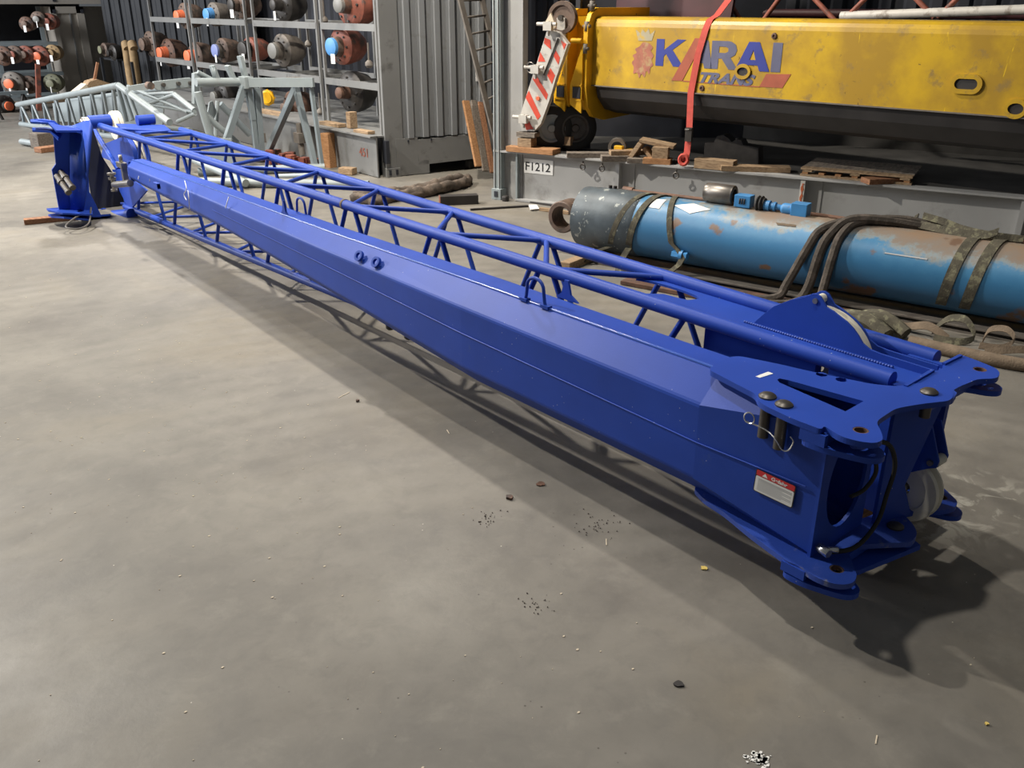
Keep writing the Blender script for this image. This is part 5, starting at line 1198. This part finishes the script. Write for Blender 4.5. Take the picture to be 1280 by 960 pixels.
# ------------------------------------------------------------------ grey lattice jib behind the blue one
GJ = thing('grey_lattice_jib', 'light grey lattice jib standing on edge behind the far end of the blue jib', 'crane jib', (5.2, 14, 0))
GL, GM = M['greyL'], M['greyM']
def gt(a, b_, r, name='brace', mt=GL, n=12):
    m = MB(); m.tube(a, b_, r, n); return m.build(name, mt, GJ)
PA_ = (4.1, 20, 4.5, 13)
tc0, tc1 = V((4.116, 19.722, 0.381)), V((4.418, 14.428, 1.051))
bc0, bc1 = V((4.113, 19.778, 0.02)), V((4.402, 14.718, 0.269))
gt(tc0, tc1, .05, 'chord'); gt(bc0, bc1, .045, 'chord')
o2 = V((1.15, .1, 0)); gt(tc0+o2*.8, tc1+o2+V((0, 0, -.05)), .045, 'chord'); gt(bc0+o2*.8, bc1+o2, .045, 'chord')
m = MB(); m.prism([tc0+o2*.55+V((0, 0, -.02)), tc1+o2*.6+V((0, 0, -.12)), bc1+o2*.6+V((0, 0, .1)), bc0+o2*.55], (.02, 0, 0)); m.build('web_sheet', M['greyL'], GJ)
N_ = 9
for i in range(N_):
    u = (i+.3)/N_; u = 1-(1-u)**1.25; u2 = min(1, (i+.95)/N_); u2 = 1-(1-u2)**1.25
    T_, B2 = tc0.lerp(tc1, u), bc0.lerp(bc1, u)
    gt(T_, B2, .028, 'brace', GM); gt(T_+V((0, 0, 0)), bc0.lerp(bc1, u2), .024, 'brace', GL)
# cluster of uprights at the head
for xa, xb in ((((4.417, 14.444, 1.016)), ((4.423, 14.348, 0.54))), (((4.426, 14.287, 1.026)), ((4.438, 14.087, 0.586))), (((4.436, 14.112, 1.014)), ((4.448, 13.903, 0.602)))):
    gt(xa, xb, .035, 'upright', GM)
gt(tc1, (4.604, 13.036, 0.636), .05, 'chord')
gt((4.778, 15.135, 0.975), (5.046, 13.463, 0.71), .03, 'brace'); gt((4.876, 14.525, 0.739), (5.078, 13.265, 0.724), .025, 'brace'); gt((4.869, 14.571, 0.748), (4.996, 13.774, 0.938), .03, 'brace'); gt((4.996, 13.774, 0.938), (5.075, 13.281, 0.746), .04, 'brace'); gt((4.993, 13.794, 0.547), (5.077, 13.271, 0.702), .03, 'brace')
gt((4.852, 14.672, 0.883), (4.997, 13.767, 0.961), .025, 'brace')
# link plates
m = MB(); m.prism([(4.455, 13, 1.192), (4.974, 13, 1.219), (5.024, 13, 1.163), (5.014, 13, 1.099), (4.492, 13, 1.075), (4.444, 13, 1.119)], (0, .05, 0)); lk = m.build('link_plate', GL, GJ, bevel=.004)
m = MB(); m.prism([(4.167, 13.2, 1.132), (4.388, 13.1, 1.168), (4.491, 13, 1.138), (4.384, 13.1, 1.074), (4.159, 13.2, 1.08)], (0, .05, 0)); m.build('link_plate', GL, GJ)
for q in ((4.573, 12.98, 1.145), (4.786, 12.98, 1.15), (4.956, 12.98, 1.146)):
    m = MB(); m.tube(V(q)-V((0, .03, 0)), V(q)+V((0, .02, 0)), .028, 10); m.build('link_bolt', M['pin'], lk)
m = MB(); a = V((4.376, 12.95, 1.147)); m.tube(a-V((0, .06, 0)), a+V((0, .06, 0)), .05, 12); m.build('link_bolt', M['brown'], lk)
# head frame
m = MB(); m.prism([(4.884, 12.6, 1.298), (4.965, 12.6, 1.315), (4.887, 12.6, 0.847), (4.827, 12.6, 0.904)], (0, .10, 0)); m.build('end_plate', GL, GJ)
gt((4.851, 12.5, 1.192), (5.526, 12.5, 1.163), .058, 'cross_tube')
gt((4.855, 12.5, 1.067), (4.984, 12.5, 0.275), .055, 'leg'); gt((4.984, 12.5, 0.275), (5.013, 12.5, 0.14), .05, 'leg')
m = MB(); m.box(V((5.528, 12.4, 1.163)), (.14, .20, .16)); m.build('corner_joint', GL, GJ, bevel=.01)
m = MB(); m.bar((5.53, 12.3, 1.169), (6.1, 11.519, 1.188), .06, .12); m.build('cross_bar', GL, GJ)
m = MB(); a = V((6.1, 12.038, 1.146)); m.box(a+V((0, 0, .06)), (.16, .28, .03)); m.build('corner_joint', M['taupe'], GJ)
for a, b_, r in (((5.486, 12.4, 1.112), (5.152, 12.4, 0.446), .05), ((5.152, 12.4, 0.446), (5.022, 12.4, 0.173), .05), ((6.1, 12.052, 1.08), (6.1, 13.215, 0.036), .05), ((6.1, 12.052, 1.08), (6.1, 11.681, 0.039), .045), ((6.1, 11.601, 1.11), (6.1, 11.473, 0.032), .03), ((5.542, 12.4, 1.088), (5.56, 12.4, 0.654), .045), ((5.661, 12.4, 1.082), (5.633, 12.4, 0.145), .05), ((5.56, 12.4, 0.654), (5.565, 12.4, 0.095), .04)):
    m = MB(); m.bar(a, b_, r*1.8, r*1.6, up=(1, 0, 0)); m.build('leg', GM, GJ)
gt((4.982, 12.7, 0.746), (5.565, 12.7, 0.173), .045, 'brace'); gt((5.438, 13.2, 0.818), (5.842, 13.2, 0.349), .05, 'brace', GM)
gt((5.285, 12.9, 0.895), (5.141, 12.9, 0.191), .03, 'brace')
m = MB(); m.prism([(5.124, 12.8, 0.891), (5.174, 12.8, 0.909), (5.211, 12.8, 0.754), (5.164, 12.8, 0.67), (5.083, 12.8, 0.763)], (0, .03, 0)); m.build('gusset', GL, GJ)
# upstanding sheave forks on top
for a, b_ in (((5.145, 12.6, 1.39), (5.198, 12.6, 1.189)), ((5.363, 12.6, 1.382), (5.442, 12.6, 1.177)), ((5.522, 12.5, 1.506), (5.567, 12.5, 1.209))):
    m = MB(); m.bar(a, b_, .05, .12, up=(0, 1, 0)); m.build('fork_plate', GL, GJ)
m = MB(); m.lathe((5.138, 12.62, 1.275), (1, -.4, 0), [(0, .12), (.05, .12), (.05, .08), (0, .08), (0, .12)], 24); m.build('sheave_ring', GM, GJ)
gt((4.931, 12.6, 1.316), (5.131, 12.6, 1.203), .03, 'brace')
# pin baskets clipped to the legs
for q in ((6.05, 13.302, 0.273), (6.05, 11.97, 0.413)):
    m = MB(); a = V(q); m.box(a, (.12, .16, .14)); m.tube(a+V((0, 0, .05)), a+V((0, 0, .20)), .04, 10); m.tube(a+V((0, 0, -.05)), a+V((0, -.03, -.24)), .045, 10); m.build('pin_holder', M['taupe'], GJ)
# pale tubes at floor level
gt((4.2, 11.6, .06), (5.9, 9.9, .06), .055, 'chord'); gt((4.6, 12.2, .06), (6.1, 11.4, .06), .055, 'chord'); gt((4.5, 12.9, .30), (4.7, 10.9, .08), .05, 'chord'); gt((4.9, 12.5, .08), (5.0, 11.2, .06), .045, 'brace'); gt((5.3, 11.2, .06), (5.5, 10.4, .16), .03, 'brace')
m = MB(); m.prism([(4.75, 12.1, .02), (5.0, 11.9, .02), (5.0, 11.9, .5), (4.75, 12.1, .5)], (.02, .02, 0)); m.build('foot_plate', GL, GJ)
# supports under the far grey end
m = MB(); a, b_ = V((3.465, 16.873, 0.06)), V((3.587, 16.418, 0.06)); m.tube(a, b_, .05, 10); tag(m.build('steel_tube', M['greyL']), 'short pale steel tube on blocks beneath the grey lattice jib end', 'tube')
m = MB(); a = V((3.705, 16.398, 0)); m.box((a.x, a.y, .12), (.35, .25, .24), .3); tag(m.build('wooden_block', M['woodg'], bevel=.01), 'big weathered block under the grey lattice jib, left of the blue bracket', 'timber')
m = MB(); a = V((3.665, 16.096, 0)); m.box((a.x, a.y-.2, .04), (.45, .2, .08), .3); tag(m.build('wooden_block', M['woodr'], bevel=.01), 'low reddish block in front of the big weathered block', 'timber')
m = MB(); a = V((3.623, 16.814, 0)); m.box((a.x, a.y, .05), (.25, .2, .08), .1); tag(m.build('iron_lump', M['blackp'], bevel=.01), 'dark iron foot under the short pale tube', 'foot')

# ------------------------------------------------------------------ far left: stacked containers and racks
LX = 23.0
TC = thing('beige_container', 'beige grey container end standing behind the grey lattice jib', 'container', (6.3, 23.2, 0))
q = [(5.835, 23, 2.086), (6.629, 23, 2.083), (6.701, 23, 0.189), (5.806, 23, 0.242)]
x0, x1 = q[0][0]+.02, (6.543, 23, 1.219)[0]
m = MB(); m.box(((x0+x1)/2, 23.6, 1.05), (x1-x0, 1.2, 2.1)); m.build('container_body', M['tan'], TC)
m = MB(); m.box((x0+.05, 22.98, 1.05), (.10, .05, 2.1)); m.build('corner_post', M['tan'], TC)
m = MB(); m.box((x1-.08, 22.98, 1.05), (.16, .05, 2.1)); m.build('corner_post', M['tan'], TC)
m = MB(); m.box(((x0+x1)/2, 22.98, 2.03), (x1-x0, .05, .14)); m.build('top_rail', M['tan'], TC)
m = MB(); m.box(((x0+x1)/2+.04, 22.985, 1.0), (.03, .04, 1.9)); m.build('door_gap', M['greyD'], TC)
for x in (x0+.06, x1-.04):
    m = MB(); m.box((x, 22.95, 2.0), (.06, .02, .08)); m.build('casting_hole', M['dark'], TC)
m = MB(); m.box((x1+.25, 23.3, 1.05), (.5, .06, 2.1)); m.build('side_panel', M['tan'], TC)
TC2 = thing('upper_container', 'beige grey container stacked on top at the upper left corner', 'container', (4.5, 23.2, 2.13))
m = MB(); m.box((4.3, 24.2, 3.5), (5.4, 2.4, 2.66)); m.build('container_body', M['tan'], TC2)
m = MB(); m.box((4.3, 22.96, 2.22), (5.4, .05, .14)); m.build('bottom_rail', M['tan'], TC2)
m = MB(); m.box((x0+.10, 22.93, 2.25), (.07, .02, .10)); m.build('casting_hole', M['dark'], TC2)
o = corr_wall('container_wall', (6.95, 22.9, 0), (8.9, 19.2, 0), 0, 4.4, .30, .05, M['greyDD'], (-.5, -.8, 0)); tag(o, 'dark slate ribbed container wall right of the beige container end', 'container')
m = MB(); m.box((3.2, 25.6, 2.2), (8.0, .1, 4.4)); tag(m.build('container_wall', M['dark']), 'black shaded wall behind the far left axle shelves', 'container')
RK = thing('storage_rack', 'shadowed rack of axles at the far left edge', 'rack', (4.6, 22.5, 0))
for x in (3.2, 4.75, 5.75):
    m = MB(); m.bar((x, 23.6, 0), (x, 23.6, 2.1), .08, .08); m.build('upright', M['greyM'], RK)
for z in (.22, .72, 1.35):
    for y in (22.7, 23.6):
        m = MB(); m.bar((3.0, y, z), (5.8, y, z), .06, .08); m.build('shelf_beam', M['greyM'], RK)
m = MB(); m.bar((3.0, 22.6, .15), (5.75, 22.6, .15), .25, .06); m.build('shelf_board', M['wood'], RK)
m = MB(); m.bar((5.19, 22.2, 0.961), (5.03, 22.2, 0), .09, .09, up=(0, 1, 0)); o = m.build('steel_post', M['rustred']); tag(o, 'reddish brown steel post in front of the far left rack', 'post')
FA = [((5.22, 22.6, 1.756), .15, 'rust', 'brown', 'small rusty hub, left of three on the highest far left shelf', True), ((5.478, 22.6, 1.849), .16, 'brown', 'greycap', 'small brown hub, middle of three on the highest far left shelf', True), ((5.678, 22.6, 1.798), .17, 'rustred', 'rustred', 'small pinkish red hub, right of three on the highest far left shelf', True),
      ((4.637, 22.6, 1.126), .20, 'rust', 'brown', 'rusty hub cut off by the left picture edge on the middle shelf', False), ((4.862, 22.6, 1.151), .18, 'brown', 'rustred', 'brown hub with hanging white tag near the left edge, middle shelf', True), ((5.082, 22.6, 1.144), .18, 'rustred', 'brown', 'reddish hub left of the glowing orange one, middle shelf', False), ((5.364, 22.6, 1.102), .21, 'rustred', 'orange', 'large orange red hub on the middle far left shelf', True), ((5.638, 22.6, 1.159), .17, 'boot', 'boot', 'ochre hub right of the orange red hub on the far left shelf', True),
      ((4.712, 22.6, 0.567), .24, 'taupe', 'orange', 'large brownish hub with orange face on the lowest far left shelf', True), ((5.023, 22.6, 0.518), .19, 'brown', 'brown', 'brown hub beside the large orange faced one, lowest shelf', True), ((5.517, 22.6, 0.526), .20, 'olive', 'olive', 'olive grey hub on the lowest shelf beside the beige container', True)]
for p, r_, b_, c_, lb, tg in FA: axle(p, r_, b_, c_, lb, tagp=tg, ax=(-.75, -1, 0))
axle((4.402, 22.3, 0.143), .22, 'darkiron', 'orange', 'dark hub with bright orange face at floor level by the left edge', ax=(.3, -1, 0), tagp=False)
# trestle
TR = thing('steel_trestle', 'small dark steel trestle on the floor at the far left', 'trestle', (4.211, 20.737, 0))
m = MB(); m.bar((-.45, 0, .52), (.35, 0, .52), .08, .06); m.build('top_bar', M['greyM'], TR, local=True)
for x in (-.35, .25):
    for s in (-.18, .18):
        m = MB(); m.bar((x, 0, .5), (x+s, s, 0), .04, .04); m.build('leg', M['blackp'], TR, local=True)
# cardboard and timber heap near the beige container
m = MB(); m.prism([(4.444, 17, 0.744), (4.681, 17, 0.9), (4.714, 17, 0.794), (4.598, 17, 0.734)], (0, .3, 0)); tag(m.build('cardboard_sheet', M['cream']), 'cream cardboard sheet leaning behind the grey lattice jib', 'cardboard')
m = MB()
m.prism([(4.711, 17.2, 0.82), (4.795, 17.2, 0.921), (4.935, 17.2, 0.954), (5.01, 17.2, 0.924), (5.163, 17.2, 0.863), (5.142, 17.2, 0.823), (4.972, 17.2, 0.859), (4.851, 17.2, 0.786)], (0, .3, 0)); tag(m.build('timber_heap', M['wood']), 'pile of pale broken timber behind the grey lattice jib', 'timber')
m = MB(); m.bar((4.908, 17.3, 0.936), (5.012, 17.3, 1.223), .04, .04, up=(0, 1, 0)); tag(m.build('wooden_stick', M['woodr']), 'thin brown stick standing upright before the beige container', 'timber')

# ------------------------------------------------------------------ bits on the floor
def leaf(c, r, mt, label, cat, name, seed, z=.003, flat=.004):
    rr = random.Random(seed); pts = [(c[0]+r*(.6+.5*rr.random())*math.cos(a), c[1]+r*(.5+.6*rr.random())*math.sin(a), z) for a in [i*2*PI/11 for i in range(11)]]
    m = MB(); m.prism(pts, (0, 0, flat)); return tag(m.build(name, M[mt]), label, cat)
leaf((2.633, 1.886, 0), .016, 'leaf', 'yellow leaf fragment on the floor left of the near lug shadow', 'leaf', 'dry_leaf', 3)
leaf((2.373, 2.857, 0), .022, 'rust', 'brown dirt clod on the bare floor below the middle of the jib', 'dirt', 'dirt_clod', 4, flat=.01)
leaf((2.575, 2.859, 0), .024, 'rust', 'flat brown smear of dirt beside the larger clod', 'dirt', 'dirt_clod', 5)
leaf((2.396, 4.309, 0), .012, 'rust', 'tiny rust brown chip at the edge of the jib shadow', 'chip', 'rust_chip', 6, flat=.01)
leaf((2.014, 1.5, 0), .022, 'blackp', 'dark grey smudge of rubber on the floor near the picture bottom', 'smudge', 'rubber_smudge', 8)
leaf((2.652, 0.723, 0), .008, 'leaf', 'tiny yellow crumb on the floor at lower right', 'crumb', 'paint_crumb', 9)
def paint_splash(p, n, spread, label, seed, s0=.010):
    rr = random.Random(seed); m = MB(); p = V(p)
    for k in range(n):
        c = p+V((rr.gauss(0, spread), rr.gauss(0, spread*1.2), 0)); r = s0*(.3+rr.random()); m.prism([(c.x+r*math.cos(a)*(.6+.6*rr.random()), c.y+r*math.sin(a)*(.6+.6*rr.random()), .002) for a in [i*2*PI/7 for i in range(7)]], (0, 0, .001))
    return m, label
m, lb = paint_splash((1.952, 1.114, 0), 60, .016, 'white paint splash on the floor at the bottom edge', 2, .007); tag(m.build('paint_splash', M['white']), lb, 'paint splash', kind='stuff')
rr = random.Random(11); m = MB()
for (px, n, sp, s0) in (((2.172, 2.772, 0), 34, .035, .0028), ((2.531, 2.428, 0), 44, .055, .0030), ((1.931, 2.162, 0), 26, .035, .0026)):
    for k in range(n):
        c = V(px)+V((rr.gauss(0, sp), rr.gauss(0, sp), 0)); r = s0*(.4+rr.random()); m.prism([(c.x+r*math.cos(a), c.y+r*math.sin(a)*.7, .001) for a in [i*2*PI/5 for i in range(5)]], (0, 0, .003))
tag(m.build('black_grit', M['dirtclod']), 'patches of black grit scattered on the floor below the jib', 'grit', kind='stuff')
rr = random.Random(12); m = MB()
for k in range(260):
    x, y = rr.uniform(.2, 3.2), rr.uniform(.7, 8.5)
    if x > 2.2 and y > 1.4: x -= 1.2
    r = .0022*(.5+rr.random()**2*1.6); a0 = rr.random()*6
    m.prism([(x+r*math.cos(a0+a)*1.5, y+r*math.sin(a0+a), .0005) for a in [i*2*PI/5 for i in range(5)]], (0, 0, .002))
for (c, L_, an) in (((2.381, 4.443, 0), .10, .3), ((2.57, 3.63, 0), .05, 1.2), ((2.459, 2.291, 0), .05, .8), ((2.31, 0.922, 0), .04, .4)):
    c = V(c); d = V((math.cos(an), math.sin(an), 0)); m.bar(c-d*L_/2+V((0, 0, .002)), c+d*L_/2+V((0, 0, .002)), .004, .002)
tag(m.build('paint_flecks', M['cream']), 'tiny pale paint flecks scattered over the open floor', 'flecks', kind='stuff')

# ------------------------------------------------------------------ light
w = bpy.data.worlds.new('World'); sc.world = w; w.use_nodes = True
bg = w.node_tree.nodes['Background']; bg.inputs[0].default_value = (.86, .93, 1.0, 1); bg.inputs[1].default_value = .09
def spot(name, loc, aim, power, ang, col=(1, .95, .86), r=.12, blend=.6):
    l = bpy.data.lights.new(name, 'SPOT'); l.energy = power; l.spot_size = math.radians(ang); l.spot_blend = blend; l.shadow_soft_size = r; l.color = col
    o = bpy.data.objects.new(name, l); C.objects.link(o); o.location = loc
    o.rotation_euler = (V(aim)-V(loc)).to_track_quat('-Z', 'Y').to_euler(); return o
def lamp(name, loc, size, power, col=(1, .95, .86), aim=None, sizey=None):
    l = bpy.data.lights.new(name, 'AREA'); l.energy = power; l.size = size; l.color = col
    if sizey: l.shape = 'RECTANGLE'; l.size_y = sizey
    o = bpy.data.objects.new(name, l); C.objects.link(o); o.location = loc
    d = V(aim)-V(loc) if aim else V((0, 0, -1)); o.rotation_euler = d.to_track_quat('-Z', 'Y').to_euler()
    return o
spot('hall_lamp', (2.4, 2.8, 6.3), (2.5, 1.4, 0), 640, 95)
spot('hall_lamp', (-.3, 11.0, 6.8), (1.6, 7.5, 0), 3300, 125, r=.12)
spot('hall_lamp', (4.9, 8.6, 7.0), (6.0, 8.6, .3), 1900, 125, (1, .93, .82), r=.15)
spot('hall_lamp', (4.2, 15.5, 7.0), (6.6, 13.5, .6), 1900, 115, (1, .95, .88), r=.3)
lamp('gate_daylight', (-4, 20.5, 5.0), 6, 2000, (.95, .97, 1), aim=(3.6, 20, 0), sizey=4)

# ------------------------------------------------------------------ camera
cd_ = bpy.data.cameras.new('camera'); cam = bpy.data.objects.new('camera', cd_); C.objects.link(cam)
cd_.sensor_fit = 'HORIZONTAL'; cd_.sensor_width = 36; cd_.lens = 1110/1280*36; cd_.clip_start = .05; cd_.clip_end = 200
TH, YAW = math.atan((480-2)/1110), math.radians(39.88600423427993)
fw = V((math.sin(YAW)*math.cos(TH), math.cos(YAW)*math.cos(TH), -math.sin(TH)))
cam.location = (0, 0, 2.2); cam.rotation_euler = fw.to_track_quat('-Z', 'Y').to_euler()
sc.camera = cam
sc.view_settings.view_transform = 'Standard'; sc.view_settings.look = 'None'; sc.view_settings.gamma = 1
sc.view_settings.use_curve_mapping = False; sc.view_settings.exposure = 0.08
